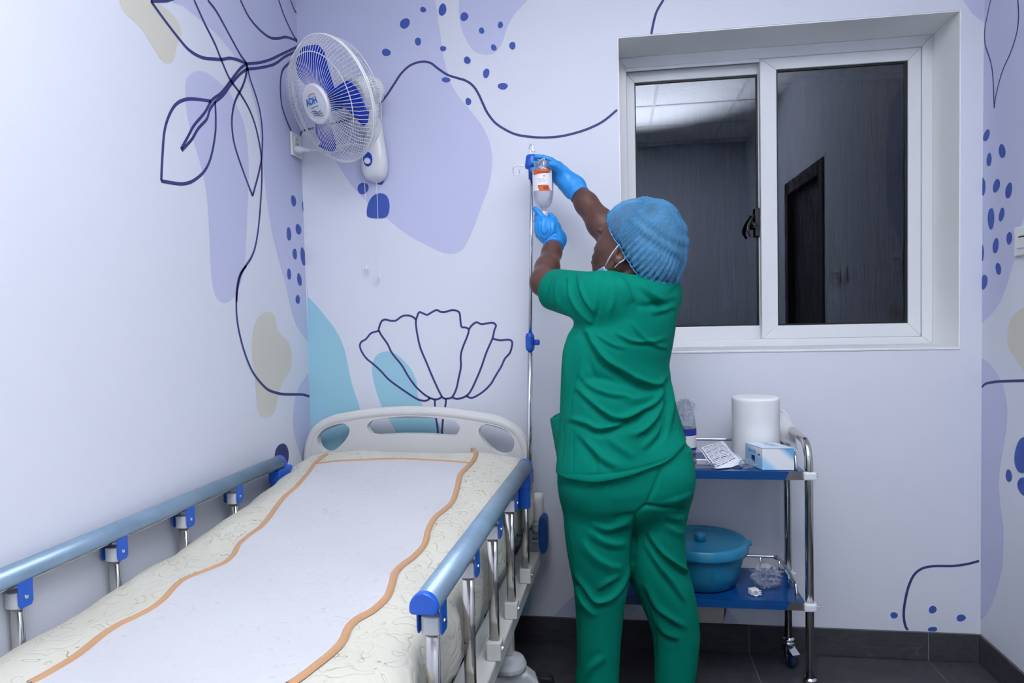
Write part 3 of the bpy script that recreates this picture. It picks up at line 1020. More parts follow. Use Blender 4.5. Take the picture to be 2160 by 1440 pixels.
for sx in (-1, 1):
    for y in (-0.47, -1.78):
        lx = sx * 0.388
        MB().box((lx - 0.018, y - 0.020, 0.245), (lx + 0.018, y + 0.020, 0.384)).build('leg', M_POWDER, bed, local=True, bevel=0.002)
        cz = empty('caster', parent=bed)
        cz.location = (lx, y, 0)
        MB().lathe([(0.0, 0.205), (0.02, 0.204), (0.026, 0.196), (0.040, 0.190), (0.046, 0.178), (0.046, 0.168), (0.040, 0.163), (0.0, 0.162)], (0, 0, 0), None, 28).build('caster_collar', M_GREYC, cz, local=True, bevel=0.001)
        prof = [(-0.075, 0.085), (-0.07, 0.125), (-0.045, 0.158), (0.0, 0.166), (0.045, 0.160), (0.070, 0.138), (0.078, 0.12), (0.065, 0.10), (0.05, 0.075), (0.0, 0.06), (-0.05, 0.06)]
        Rp = np.array([[0, 0, 1], [1, 0, 0], [0, 1, 0]], float)
        a = -1.25 if sx > 0 else 1.9
        Rz = np.array([[math.cos(a), -math.sin(a), 0], [math.sin(a), math.cos(a), 0], [0, 0, 1]])
        MB().prism(prof, -0.030, 0.030, Rz @ Rp, (0, 0, 0)).build('caster_hood', M_GREYC, cz, local=True, bevel=0.008, bseg=3)
        MB().lathe([(0.0, -0.021), (0.05, -0.021), (0.0585, -0.017), (0.0605, -0.006), (0.0605, 0.006), (0.0585, 0.017), (0.05, 0.021), (0.0, 0.021)], (0, 0, 0.061), Rz @ np.array([[0, 0, 1], [1, 0, 0], [0, 1, 0]], float), 28).build('wheel', M_GREYC, cz, smooth=True, local=True)
        MB().prism([(0.055, 0.10), (0.075, 0.145), (0.105, 0.140), (0.118, 0.118), (0.112, 0.085), (0.085, 0.07)], -0.02, 0.02, Rz @ Rp, (0, 0, 0)).build('brake_pedal', M_BLACK, cz, local=True, bevel=0.004)
        # scaled up below
        dv = Rz @ np.array([0.0305, 0.01, 0.125])
        MB().lathe([(0.0, 0.0), (0.008, 0.0), (0.008, 0.0012), (0.0, 0.0013)], dv if sx > 0 else Rz @ np.array([-0.0305, 0.01, 0.125]), Rz @ np.array([[0, 0, sx], [1, 0, 0], [0, sx, 0]], float), 16).build('blue_badge', M_BLUE, cz, local=True)

        cz.scale = (1.2, 1.2, 1.2)

# side rails: D-shaped tube on flat steel posts with blue clips and milky sleeves
POSTY = [-0.30, -0.555, -0.79, -1.04, -1.30]
for sx in (-1, 1):
    rail = empty('side_rail', parent=bed)
    rail.location = (sx * 0.420, 0, 0)
    hw = 0.0235
    prof = [(-hw, -0.012)] + [(hw * math.cos(a), -0.006 + 0.026 * math.sin(a)) for a in np.linspace(math.pi, 0, 25)] + [(hw, -0.012), (hw * 0.8, -0.016), (-hw * 0.8, -0.016)]
    Rr = np.array([[1, 0, 0], [0, 0, 1], [0, 1, 0]], float)
    zc = 0.757
    y0, y1 = -1.335, -0.285
    if sx < 0:
        y0, y1 = -1.55, -0.285
    o = MB().prism(prof, y0, y1, Rr, (0, 0, zc)).build('rail_tube', M_ALU, rail, local=True)
    bm = bmesh.new(); bm.from_mesh(o.data); bmesh.ops.recalc_face_normals(bm, faces=bm.faces); bm.to_mesh(o.data); bm.free()
    for f in o.data.polygons:
        f.use_smooth = len(f.vertices) == 4
    cap = [(a * 1.06, (b + 0.002) * 1.06 - 0.002) for a, b in prof]
    for ya, yb in ((y0 - 0.014, y0 + 0.002), (y1 - 0.002, y1 + 0.012)):
        o = MB().prism(cap, ya, yb, Rr, (0, 0, zc)).build('end_cap', M_BLUE, rail, local=True, bevel=0.004, bseg=3)
        bm = bmesh.new(); bm.from_mesh(o.data); bmesh.ops.recalc_face_normals(bm, faces=bm.faces); bm.to_mesh(o.data); bm.free()
    # grey underside strip
    MB().box((-0.010, y0 + 0.01, zc - 0.021), (0.010, y1 - 0.01, zc - 0.0162)).build('rail_strip', M_STEEL, rail, local=True)
    for k, py in enumerate(POSTY):
        y = py - (0.0 if sx > 0 else -0.0)
        pw, pd = 0.0125, 0.0085
        # flat-oval post
        ring = [(pw * math.cos(a), pd * (1 if math.sin(a) >= 0 else -1) * abs(math.sin(a)) ** 0.45) for a in np.linspace(0, 2 * math.pi, 20, endpoint=False)]
        top = 0.715
        o = MB().prism(ring, 0.430, top, None, (0, y, 0)).build('post', M_STEEL, rail, local=True, smooth=False)
        for f in o.data.polygons:
            f.use_smooth = len(f.vertices) == 4
        sl = [(a * 1.45, b * 1.75) for a, b in ring]
        if k == 0:
            MB().prism([(a * 1.55, b * 1.9) for a, b in ring], 0.628, 0.712, None, (0, y, 0)).build('post_sleeve', M_BLUE, rail, local=True, bevel=0.002)
            MB().box((-0.021, y - 0.018, 0.69), (0.021, y + 0.075, 0.736)).build('lock_block', M_BLUE, rail, local=True, bevel=0.006)
        else:
            MB().prism(sl, 0.690, 0.722, None, (0, y, 0)).build('post_sleeve', M_MILK, rail, local=True, bevel=0.002)
            for t in (-1, 1):
                lo, hi = sorted((t * 0.0195, t * 0.0228))
                cl = [(-0.017, 0.745), (-0.017, 0.70), (-0.012, 0.692), (0.012, 0.692), (0.017, 0.70), (0.017, 0.745)]
                MB().prism(cl, lo, hi, np.array([[0, 0, 1], [1, 0, 0], [0, 1, 0]], float), (0, y, 0)).build('clip', M_BLUE, rail, local=True, bevel=0.001, bseg=1)
                MB().lathe([(0, 0), (0.0045, 0), (0.004, 0.0016), (0, 0.002)], (t * 0.0228, y, 0.712), np.array([[0, 0, t], [1, 0, 0], [0, t, 0]], float), 12).build('rivet', M_CHROME, rail, local=True)
        MB().box((-0.018, y - 0.019, 0.3905), (0.018, y + 0.019, 0.436)).build('post_bracket', M_POWDER, rail, local=True, bevel=0.003)
        MB().lathe([(0, 0), (0.006, 0), (0.005, 0.004), (0, 0.005)], (sx * 0.018, y, 0.415), np.array([[0, 0, sx], [1, 0, 0], [0, sx, 0]], float), 10).build('bracket_bolt', M_CHROME, rail, local=True)

# ------------------------------------------------------------------ mattress with quilted cover
def quilt_mat(name, col, line, dark, scale=9.0, thr=0.02, bstr=0.6, puff=0.012):
    m = bpy.data.materials.new(name)
    m.use_nodes = True
    nt = m.node_tree
    b = nt.nodes['Principled BSDF']
    b.inputs['Roughness'].default_value = 0.8
    b.inputs['Specular IOR Level'].default_value = 0.2
    tc = nt.nodes.new('ShaderNodeTexCoord')
    n = nt.nodes.new('ShaderNodeTexNoise')
    n.inputs['Scale'].default_value = scale
    n.inputs['Detail'].default_value = 0.6
    n.inputs['Distortion'].default_value = 0.7
    nt.links.new(tc.outputs['Object'], n.inputs['Vector'])
    mu = nt.nodes.new('ShaderNodeMath'); mu.operation = 'MULTIPLY'; mu.inputs[1].default_value = 3.6
    nt.links.new(n.outputs['Fac'], mu.inputs[0])
    fr = nt.nodes.new('ShaderNodeMath'); fr.operation = 'FRACT'
    nt.links.new(mu.outputs[0], fr.inputs[0])
    su = nt.nodes.new('ShaderNodeMath'); su.operation = 'SUBTRACT'; su.inputs[1].default_value = 0.5
    nt.links.new(fr.outputs[0], su.inputs[0])
    ab = nt.nodes.new('ShaderNodeMath'); ab.operation = 'ABSOLUTE'
    nt.links.new(su.outputs[0], ab.inputs[0])
    rp = nt.nodes.new('ShaderNodeMapRange')
    rp.inputs['From Min'].default_value = thr * 0.4
    rp.inputs['From Max'].default_value = thr
    rp.inputs['To Min'].default_value = 1
    rp.inputs['To Max'].default_value = 0
    nt.links.new(ab.outputs[0], rp.inputs['Value'])
    # stitches come and go
    n2 = nt.nodes.new('ShaderNodeTexNoise')
    n2.inputs['Scale'].default_value = 16
    nt.links.new(tc.outputs['Object'], n2.inputs['Vector'])
    r2 = nt.nodes.new('ShaderNodeMapRange')
    r2.inputs['From Min'].default_value = 0.42
    r2.inputs['From Max'].default_value = 0.56
    nt.links.new(n2.outputs['Fac'], r2.inputs['Value'])
    k = nt.nodes.new('ShaderNodeMath'); k.operation = 'MULTIPLY'
    nt.links.new(rp.outputs[0], k.inputs[0])
    nt.links.new(r2.outputs[0], k.inputs[1])
    n3 = nt.nodes.new('ShaderNodeTexNoise')
    n3.inputs['Scale'].default_value = 7
    nt.links.new(tc.outputs['Object'], n3.inputs['Vector'])
    base = nt.nodes.new('ShaderNodeMixRGB')
    base.inputs[1].default_value = (*col, 1)
    base.inputs[2].default_value = (*dark, 1)
    nt.links.new(n3.outputs['Fac'], base.inputs[0])
    mx = nt.nodes.new('ShaderNodeMixRGB')
    mx.inputs[2].default_value = (*line, 1)
    nt.links.new(k.outputs[0], mx.inputs[0])
    nt.links.new(base.outputs[0], mx.inputs[1])
    nt.links.new(mx.outputs[0], b.inputs['Base Color'])
    hp = nt.nodes.new('ShaderNodeMapRange')
    hp.inputs['From Min'].default_value = 0.0
    hp.inputs['From Max'].default_value = 0.28
    nt.links.new(ab.outputs[0], hp.inputs['Value'])
    n4 = nt.nodes.new('ShaderNodeTexNoise')
    n4.inputs['Scale'].default_value = 70
    n4.inputs['Detail'].default_value = 3
    nt.links.new(tc.outputs['Object'], n4.inputs['Vector'])
    ad = nt.nodes.new('ShaderNodeMath'); ad.operation = 'MULTIPLY_ADD'
    ad.inputs[1].default_value = 0.35
    nt.links.new(n4.outputs['Fac'], ad.inputs[0])
    nt.links.new(hp.outputs[0], ad.inputs[2])
    bp = nt.nodes.new('ShaderNodeBump')
    bp.inputs['Strength'].default_value = bstr
    bp.inputs['Distance'].default_value = puff
    nt.links.new(ad.outputs[0], bp.inputs['Height'])
    nt.links.new(bp.outputs[0], b.inputs['Normal'])
    return m


M_QUILT = quilt_mat('cream quilt', (0.63, 0.625, 0.565), (0.34, 0.30, 0.20), (0.57, 0.555, 0.46), scale=25, thr=0.040, bstr=0.28, puff=0.005)
M_WHITEQ = quilt_mat('white quilt', (0.56, 0.57, 0.60), (0.47, 0.475, 0.515), (0.54, 0.55, 0.575), scale=24, thr=0.03, bstr=0.10, puff=0.003)
M_TAN = mat('tan piping', lin((190, 146, 106)), 0.7, bump=0.2, bscale=300, sheen=0.2)


def mat_top(y):
    """height of the mattress top along the bed (local y)"""
    t = np.interp(y, [-2.1, -1.3, -0.9, -0.55, -0.25, -0.10, -0.03], [0.650, 0.655, 0.672, 0.715, 0.750, 0.764, 0.755])
    return t


def top_world(u, v, lift=0.0):
    """pixel of the mattress top to a local point of the bed"""
    z = 0.70
    for _ in range(25):
        p = atz(u, v, z)
        q = world_to(bed, p)
        z = 0.5 * z + 0.5 * (float(mat_top(q[1])) + lift)
    return world_to(bed, atz(u, v, z))


# cross-section is a rounded rectangle that bulges a little between the posts
def mattress_mesh():
    m = MB()
    ny, nc = 130, 72
    G = []
    for i in range(ny):
        s = i / (ny - 1)
        y = -0.068 - (BL - 0.113) * s
        top = float(mat_top(y))
        bot = 0.462 + 0.4 * max(0.0, top - 0.665)
        e = min((-0.068 - y) / 0.07, (y + BL - 0.045) / 0.07, 1.0)
        e = max(e, 0.0)
        sh = math.sqrt(max(0, 1 - (1 - e) ** 2))
        row = []
        hwid = 0.392 - 0.03 * (1 - sh)
        zc, hz = (top + bot) / 2, (top - bot) / 2 * (0.60 + 0.40 * sh)
        for k in range(nc):
            a = 2 * math.pi * k / nc
            ca, sa = math.cos(a), math.sin(a)
            p = 0.30
            x = hwid * math.copysign(abs(ca) ** p, ca)
            z = zc + hz * math.copysign(abs(sa) ** (p * 1.25), sa)
            side = max(0.0, abs(ca) - 0.5) * 2
            bul = 0.015 * math.sin(y * 25 + 0.6) * side * (1 - abs(sa)) + 0.006 * math.sin(y * 13 + sa * 4) * side
            hd_ = min(1.0, max(0.0, (y + 0.27) / 0.05))
            x += math.copysign(bul + 0.034 * hd_ * hd_ * (3 - 2 * hd_) * side * sh, ca)
            if sa > 0:
                z += 0.0035 * math.sin(y * 19 + x * 11) * (1 - side * 0.5) + 0.003 * math.sin(x * 31 - y * 7)
            row.append((x, y, z))
        G.append(row)
    m.grid(G, closed_v=True)
    k = len(m.V)
    n = nc
    m.F.append(tuple(range(n)))
    m.F.append(tuple(range((ny - 1) * n, ny * n))[::-1])
    return m


mt = tag(empty('mattress', (0.48, -0.10, 0.46), BED_A), 'thick quilted mattress in cream and white with wavy tan piping on the bed', 'mattress')
mm = mattress_mesh()
V = np.array(mm.V)
c, s = math.cos(BED_A), math.sin(BED_A)
Wd = np.c_[0.48 + c * V[:, 0] - s * V[:, 1], -0.10 + s * V[:, 0] + c * V[:, 1], V[:, 2]]
core = obj('quilted_cover', Wd, mm.F, M_QUILT, mt, smooth=True)
# top surface lookup for things lying on it
from mathutils.bvhtree import BVHTree
_bv = BVHTree.FromPolygons([tuple(v) for v in mm.V], [tuple(f) for f in mm.F])


def drop(x, y, lift=0.0):
    h = _bv.ray_cast(Vector((x, y, 1.2)), Vector((0, 0, -1)))
    z = h[0][2] if h[0] is not None else float(mat_top(y))
    return np.array([x, y, z + lift])


LP = crop(0, 940, 2.88, [(180, 1452), (300, 1390), (430, 1310), (520, 1240), (620, 1155), (720, 1090), (820, 1045), (920, 1000), (1000, 945), (1060, 880), (1120, 830), (1180, 800), (1290, 750), (1370, 710), (1420, 660), (1450, 605), (1510, 555), (1580, 505), (1630, 440), (1680, 365), (1730, 310), (1800, 260), (1843, 215)]) + \
     crop(400, 940, 2.88, [(650, 258), (700, 200), (730, 150), (755, 95), (795, 58), (835, 42)])
RP = crop(400, 940, 2.88, [(600, 1455), (690, 1400), (800, 1315), (880, 1240), (935, 1165), (965, 1095), (1020, 1045), (1120, 990), (1200, 920), (1230, 850), (1250, 780), (1310, 715), (1380, 655), (1430, 595), (1450, 520), (1490, 440), (1550, 380), (1600, 320), (1625, 250), (1645, 180), (1690, 125), (1725, 85), (1738, 50), (1720, 22)])
HP = crop(400, 940, 2.88, [(770, 95), (900, 97), (1050, 97), (1200, 95), (1350, 97), (1500, 100), (1600, 103), (1705, 108)])


def strip_points(pp, n=6):
    return spline(np.array([top_world(u, v) for u, v in pp]), n)


def ribbon(pp, wid, name):
    P = strip_points(pp)
    T = np.gradient(P, axis=0)
    S = np.c_[T[:, 1], -T[:, 0], np.zeros(len(T))]
    S /= np.linalg.norm(S, axis=1)[:, None] + 1e-9
    G = []
    for p, sd in zip(P, S):
        row = []
        for t in np.linspace(-1, 1, 7):
            q = p + sd * t * wid / 2
            row.append(drop(q[0], q[1], 0.002 + 0.005 * math.sqrt(max(0, 1 - t * t))))
        G.append(row)
    m = MB().grid(G)
    V = np.array(m.V)
    Wd = np.c_[0.48 + c * V[:, 0] - s * V[:, 1], -0.10 + s * V[:, 0] + c * V[:, 1], V[:, 2]]
    return obj(name, Wd, m.F, M_TAN, mt, smooth=True)


ribbon(LP, 0.017, 'piping')
ribbon(RP, 0.017, 'piping')
ribbon(HP, 0.011, 'piping')
# white panel between the pipings
Lc, Rc, Hc = strip_points(LP), strip_points(RP), strip_points(HP)
ylo = max(Lc[0][1], Rc[0][1])
yhi = -0.172
G = []
NY, NX = 110, 40
for i in range(NY):
    t = i / (NY - 1)
    y = -1.60 + (Hc[:, 1].mean() + 1.60) * t

    def xa(P):
        o = np.argsort(P[:, 1])
        return float(np.interp(y, P[o, 1], P[o, 0]))
    xl, xr = xa(Lc), xa(Rc)
    G.append([drop(xl + (xr - xl) * k / (NX - 1), y, 0.0030) for k in range(NX)])
m = MB().grid(G)
V = np.array(m.V)
Wd = np.c_[0.48 + c * V[:, 0] - s * V[:, 1], -0.10 + s * V[:, 0] + c * V[:, 1], V[:, 2]]
obj('white_panel', Wd, m.F, M_WHITEQ, mt, smooth=True)

# ================================================================== wall fan
M_FANW = mat('fan white', (0.78, 0.79, 0.82), 0.28, spec=0.5)
M_WIRE = mat('white coated wire', (0.82, 0.83, 0.86), 0.35)
M_BLADE = mat('fan blue', lin((16, 58, 190)), 0.25, spec=0.5)
A = nrm([-0.56, -0.828, -0.41])
FC = np.array([0.226, -0.240, 1.985])            # centre of the rim
FR = frame(A)                                    # side, up, axis
fan = tag(empty('wall_fan', (0.345, 0, 1.75)), 'white wall fan with blue blades behind a wire guard, mounted in the corner', 'fan')


def fl(x, y, z):
    return FC + FR @ np.array([x, y, z], float)


RIM, HUB = 0.212, 0.066
mg = MB()
NS = 88
for k in range(NS):
    a = 2 * math.pi * k / NS
    p = []
    for t in np.linspace(0, 1, 7):
        r = HUB - 0.004 + (RIM - HUB + 0.004) * t
        z = 0.062 * math.sqrt(max(0.0, 1 - (max(0, (r - 0.10)) / (RIM - 0.10)) ** 2)) if r > 0.10 else 0.062
        p.append(fl(r * math.cos(a), r * math.sin(a), z))
    mg.tube(p, 0.00085, 4, caps=False)
for r, z, w in ((RIM, 0.0, 0.0032), (0.165, 0.047, 0.0014)):
    mg.tube([fl(r * math.cos(a), r * math.sin(a), z) for a in np.linspace(0, 2 * math.pi, 64, endpoint=False)], w, 6, closed=True)
mg.build('front_guard', M_WIRE, fan, smooth=True)
mg = MB()
for k in range(NS):
    a = 2 * math.pi * (k + 0.5) / NS
    p = []
    for t in np.linspace(0, 1, 7):
        r = 0.05 + (RIM - 0.05) * t
        z = -0.004 - 0.088 * math.sqrt(max(0.0, 1 - (max(0, (r - 0.08)) / (RIM - 0.079)) ** 2)) if r > 0.08 else -0.092
        p.append(fl(r * math.cos(a), r * math.sin(a), z))
    mg.tube(p, 0.00085, 4, caps=False)
for r, z, w in ((RIM, -0.007, 0.0028), (0.196, -0.05, 0.0012), (0.15, -0.081, 0.0012)):
    mg.tube([fl(r * math.cos(a), r * math.sin(a), z) for a in np.linspace(0, 2 * math.pi, 64, endpoint=False)], w, 6, closed=True)
mg.build('rear_guard', M_WIRE, fan, smooth=True)
cap = MB().lathe([(0.0, 0.074), (0.030, 0.0735), (0.052, 0.072), (0.058, 0.0705), (0.060, 0.0715), (0.066, 0.069), (0.0675, 0.062), (0.066, 0.056), (0.0, 0.055)], FC, FR, 40).build('badge_disc', M_FANW, fan, smooth=True)
M_LOGO = mat('logo blue', lin((30, 120, 200)), 0.4)
M_LOGR = mat('logo red', lin((205, 60, 70)), 0.4)
M_LOGN = mat('logo navy', lin((40, 60, 120)), 0.4)


def on_badge(V, dx, dy, mm, name, sx=1.0):
    V = np.array(V)
    P = np.array([fl((v[0] * sx + dx), v[1] + dy, 0.0752) for v in V])
    return P


tv, tf = text_mesh('ADH', 0.030, offset=0.0010)
obj('logo', on_badge(tv, -0.006, 0.012, None, '', 1.0), tf, M_LOGO, cap)
for k, yy in enumerate((-0.0075,)):
    m = MB()
    for j in range(9):
        x0 = -0.024 + j * 0.0054
        m.box((x0, yy - 0.0012, 0.0748), (x0 + 0.004, yy + 0.0012, 0.0752))
    P = np.array([fl(*v) for v in m.V])
    obj('logo_tagline', P, m.F, M_LOGO, cap)
arc = [fl(0.006 + 0.020 * t, 0.030 + 0.004 * (1 - t * t), 0.0752) for t in np.linspace(-1, 1, 9)]
MB().tube(arc, 0.0011, 5).build('logo_arc', M_LOGR, cap)
for k in range(3):
    w = [fl(-0.027 + 0.052 * t + 0.004 * k, -0.020 - 0.0075 * k + 0.003 * math.sin(t * 6.28) - 0.005 * t, 0.0752) for t in np.linspace(0, 1, 14)]
    MB().tube(w, 0.0011, 5).build('logo_wave', M_LOGN, cap)
# three broad blades
for k, a0 in enumerate((100, 342, 226)):
    a0 = math.radians(a0)
    G = []
    for i, t in enumerate(np.sin(np.linspace(0, 1, 19) * math.pi / 2)):
        r = 0.030 + 0.156 * t
        wl = math.radians(np.interp(t, [0, .2, .5, .8, .95, 1], [42, 38, 38, 36, 25, 3]))
        wr_ = math.radians(np.interp(t, [0, .2, .5, .8, .95, 1], [34, 26, 23, 22, 14, -1]))
        row = []
        for j, q in enumerate(np.linspace(-1, 1, 11)):
            a = a0 + (wl * q if q > 0 else wr_ * q) - 0.10 * t
            z = 0.008 + 0.030 * q * (0.35 + 0.65 * (1 - t)) - 0.006 * (1 - q * q)
            row.append(fl(r * math.cos(a), r * math.sin(a), z))
        G.append(row)
    o = MB().grid(G).build('blade', M_BLADE, fan, smooth=True)
    md = o.modifiers.new('solid', 'SOLIDIFY')
    md.thickness = 0.002
MB().lathe([(0.0, 0.03), (0.026, 0.028), (0.034, 0.018), (0.036, -0.03), (0.0, -0.03)], FC, FR, 28).build('blade_hub', M_BLADE, fan, smooth=True)
MB().lathe([(0.0, -0.222), (0.03, -0.219), (0.046, -0.207), (0.053, -0.18), (0.057, -0.125), (0.058, -0.105), (0.062, -0.098), (0.062, -0.094), (0.0, -0.094)], FC, FR, 32).build('motor_housing', M_FANW, fan, smooth=True)
# slots in the housing
for k in range(7):
    a = math.radians(-30 + 9 * k)
    for z0 in (-0.175, -0.148):
        p0 = fl(0.0565 * math.cos(a), 0.0565 * math.sin(a), z0)
        p1 = fl(0.0585 * math.cos(a), 0.0585 * math.sin(a), z0 + 0.018)
        MB().tube([p0, p1], 0.0014, 5).build('vent_slot', mat('slot grey', (0.3, 0.31, 0.34), 0.6), fan)
# neck and teardrop body on the wall
BX = 0.298
neck = [fl(0, -0.02, -0.165), fl(0.0, -0.06, -0.165), np.array([BX + 0.010, -0.075, 1.935]), np.array([BX + 0.012, -0.045, 1.900])]
MB().tube(spline(neck, 5), 0.022, 14).build('neck', M_FANW, fan, smooth=True)
G = []
zz = np.linspace(1.742, 1.975, 22)
for z in zz:
    t = (z - 1.742) / (1.975 - 1.742)
    hw = np.interp(t, [0, .04, .12, .25, .45, .7, .9, 1], [0.012, 0.034, 0.046, 0.050, 0.044, 0.034, 0.027, 0.014])
    dp = np.interp(t, [0, .04, .15, .35, .7, .92, 1], [0.012, 0.040, 0.058, 0.064, 0.058, 0.050, 0.03])
    row = []
    for a in np.linspace(0, 2 * math.pi, 28, endpoint=False):
        x = hw * math.copysign(abs(math.cos(a)) ** 0.8, math.cos(a))
        y = dp * (0.5 + 0.5 * math.copysign(abs(math.sin(a)) ** 0.7, math.sin(a)))
        row.append((BX + 0.01 + x - 0.02 * (1 - t) * 0.3, -0.002 - y, z))
    G.append(row)
m = MB().grid(G, closed_v=True)
m.F.append(tuple(range(28))); m.F.append(tuple(range(21 * 28, 22 * 28))[::-1])
o = m.build('wall_body', M_FANW, fan, smooth=True)
bm = bmesh.new(); bm.from_mesh(o.data); bmesh.ops.recalc_face_normals(bm, faces=bm.faces); bm.to_mesh(o.data); bm.free()
dc = aty(776, 338, -0.064)
Rb = np.array([[1, 0, 0], [0, 0, -1], [0, 1, 0]], float)          # local z -> -y
ell = [(0.0, 0.0)]
mo_ = MB()
pr = [(0.018 * math.cos(a), 0.026 * math.sin(a) + 0.004) for a in np.linspace(0, 2 * math.pi, 28, endpoint=False)]
mo_.prism(pr, -0.006, 0.002, Rb, dc).build('dial_plate', M_BLADE, fan, bevel=0.001)
MB().lathe([(0.0, 0.014), (0.009, 0.0135), (0.0115, 0.010), (0.012, 0.0), (0.0, 0.0)], dc + np.array([0, -0.001, -0.004]), Rb, 24).build('dial_knob', M_FANW, fan, smooth=True)
for (u0, u1, v1) in ((769, 773, 560), (794, 799, 578)):
    a, b = aty(u0, 381, -0.035), aty(u1, v1, -0.035)
    cd = MB().tube(spline([a, a * 0.6 + b * 0.4 + np.array([0.002, 0, 0]), b], 5), 0.0011, 5).build('pull_cord', M_WIRE, fan)
    MB().lathe([(0.0, -0.012), (0.006, -0.012), (0.0065, 0.0), (0.004, 0.006), (0.0, 0.007)], b, None, 10).build('cord_bead', M_FANW, fan)
# flex and plug
pl = atx(622, 316, 0.012)
MB().lathe([(0.0, -0.018), (0.011, -0.016), (0.013, -0.004), (0.013, 0.012), (0.007, 0.022), (0.0055, 0.045), (0.0, 0.046)], pl + np.array([0.014, 0, 0]), frame((1, 0, -0.1)), 16).build('plug', M_FANW, fan, smooth=True)
MB().tube(spline([pl + np.array([0.055, -0.0, -0.004]), pl + np.array([0.10, 0.0, -0.006]), np.array([0.12, -0.045, 1.865]), np.array([0.20, -0.03, 1.885]), np.array([0.29, -0.02, 1.875])], 6), 0.0045, 8).build('flex', M_FANW, fan, smooth=True)
sk = tag(empty('wall_socket', (0.0, -0.052, 1.84)), 'white wall socket on the left wall with the fan plugged in', 'socket')
MB().box((0.0012, -0.096, 1.843), (0.010, -0.008, 1.931)).build('plate', M_PLAST, sk, bevel=0.003)
MB().box((0.0095, -0.078, 1.852), (0.0125, -0.026, 1.918)).build('socket_face', M_PLAST, sk, bevel=0.001)
for dz in (0.0, 0.018):
    MB().box((0.0120, -0.060, 1.885 + dz), (0.0129, -0.056, 1.893 + dz)).build('slot', M_BLACK, sk)

# ================================================================== drip stand on the bed head
PX0, PX1, PY = 0.8635, 0.906, -0.138
stand = tag(empty('drip_stand', (PX0, PY, 0.40)), 'chrome drip pole with blue cap and hooks fixed to the bed head', 'drip stand')


def pole(z):
    t = (z - 0.40) / (1.75 - 0.40)
    return np.array([PX0 + (PX1 - PX0) * t, PY, z])


MB().tube([pole(0.391), pole(1.165)], 0.0095, 16).build('lower_tube', M_CHROME, stand, smooth=True)
MB().tube([pole(1.16), pole(1.755)], 0.0065, 16).build('upper_tube', M_CHROME, stand, smooth=True)
MB().lathe([(0.0, 0.0), (0.012, 0.0), (0.016, 0.01), (0.016, 0.05), (0.012, 0.062), (0.0, 0.062)], pole(1.105), None, 20).build('height_clamp', M_BLUE, stand, bevel=0.002)
MB().lathe([(0.0, 0.0), (0.010, 0.002), (0.010, 0.018), (0.0, 0.02)], pole(1.135) + np.array([0.014, -0.004, 0]), frame((1, -0.2, 0)), 14).build('clamp_knob', M_BLUE, stand, smooth=True)
hz = 1.748
hc = pole(hz)
MB().lathe([(0.0, -0.055), (0.0125, -0.055), (0.013, -0.02), (0.0235, -0.018), (0.025, -0.008), (0.021, 0.02), (0.018, 0.027), (0.0, 0.029)], hc + np.array([0, 0, 0.008]), None, 24).build('hook_cap', M_BLUE, stand, smooth=True)


def hook(dx, dy, L, rise=0.0):
    d = nrm([dx, dy, 0])
    P = [hc + d * 0.015, hc + d * (L * 0.6), hc + d * (L - 0.006) + np.array([0, 0, 0.002]),
         hc + d * (L + 0.006) + np.array([0, 0, -0.006]), hc + d * (L + 0.007) + np.array([0, 0, -0.022]), hc + d * (L - 0.002) + np.array([0, 0, -0.033]),
         hc + d * (L - 0.012) + np.array([0, 0, -0.027]), hc + d * (L - 0.013) + np.array([0, 0, -0.012])]
    if rise:
        P = [hc + np.array([0, 0, 0.03])] + [p + np.array([0, 0, rise]) for p in P[2:]]
    MB().tube(spline(P, 5), 0.0022, 8).build('hook', M_CHROME, stand, smooth=True)


hook(-1, -0.15, 0.058)
hook(0.62, -1.0, 0.085)
hook(0.3, 1.0, 0.05)
q = [hc + np.array(p) for p in ((0, 0, 0.034), (-0.004, 0, 0.046), (-0.008, 0, 0.060), (-0.002, -0.002, 0.072), (0.005, -0.004, 0.064), (0.004, -0.006, 0.050), (0.013, -0.006, 0.048))]
MB().tube(spline(q, 5), 0.0022, 8).build('hook', M_CHROME, stand, smooth=True)

# ================================================================== infusion bottle hanging on the near hook
M_BOT = see_through('clear bottle', (0.985, 0.99, 1.0), 0.10, 0.05, 0.35)
M_LABEL = mat('white label', (0.80, 0.81, 0.84), 0.45)
M_ORANGE = mat('orange print', lin((214, 92, 40)), 0.45)
M_INK = mat('dark ink', lin((40, 50, 110)), 0.5)
M_INK2 = mat('dark red ink', lin((120, 40, 25)), 0.5)
BY = -0.217
bc = aty(1145.5, 395, BY)
BR = 0.0350
bz = bc[2]
drip = tag(empty('infusion_bottle', (bc[0], bc[1], bz - 0.08)), 'clear infusion bottle with orange label bands hanging upside down on the drip pole', 'bottle')
ztop, zbot = aty(1145, 342, BY)[2], aty(1147, 441, BY)[2]
Hh = ztop - zbot
MB().lathe([(0.010, -0.022), (0.010, 0.0), (0.013, 0.003), (0.021, 0.008), (0.0290, 0.019), (0.0335, 0.036), (BR, 0.052), (BR, Hh - 0.026), (0.0340, Hh - 0.022), (0.0300, Hh - 0.016), (0.0292, Hh - 0.005), (0.026, Hh), (0.0, Hh)], (bc[0], bc[1], zbot), None, 40).build('bottle_shell', M_BOT, drip, smooth=True)
MB().lathe([(0.0, 0.004), (0.012, 0.004), (0.0205, 0.011), (0.0275, 0.021), (0.0318, 0.037), (0.0332, 0.053), (0.0332, Hh - 0.040), (0.0, Hh - 0.040)], (bc[0], bc[1], zbot), None, 40).build('fluid', see_through('clear fluid', (0.98, 0.985, 1.0), 0.03, 0.03, 0.15), drip, smooth=True)
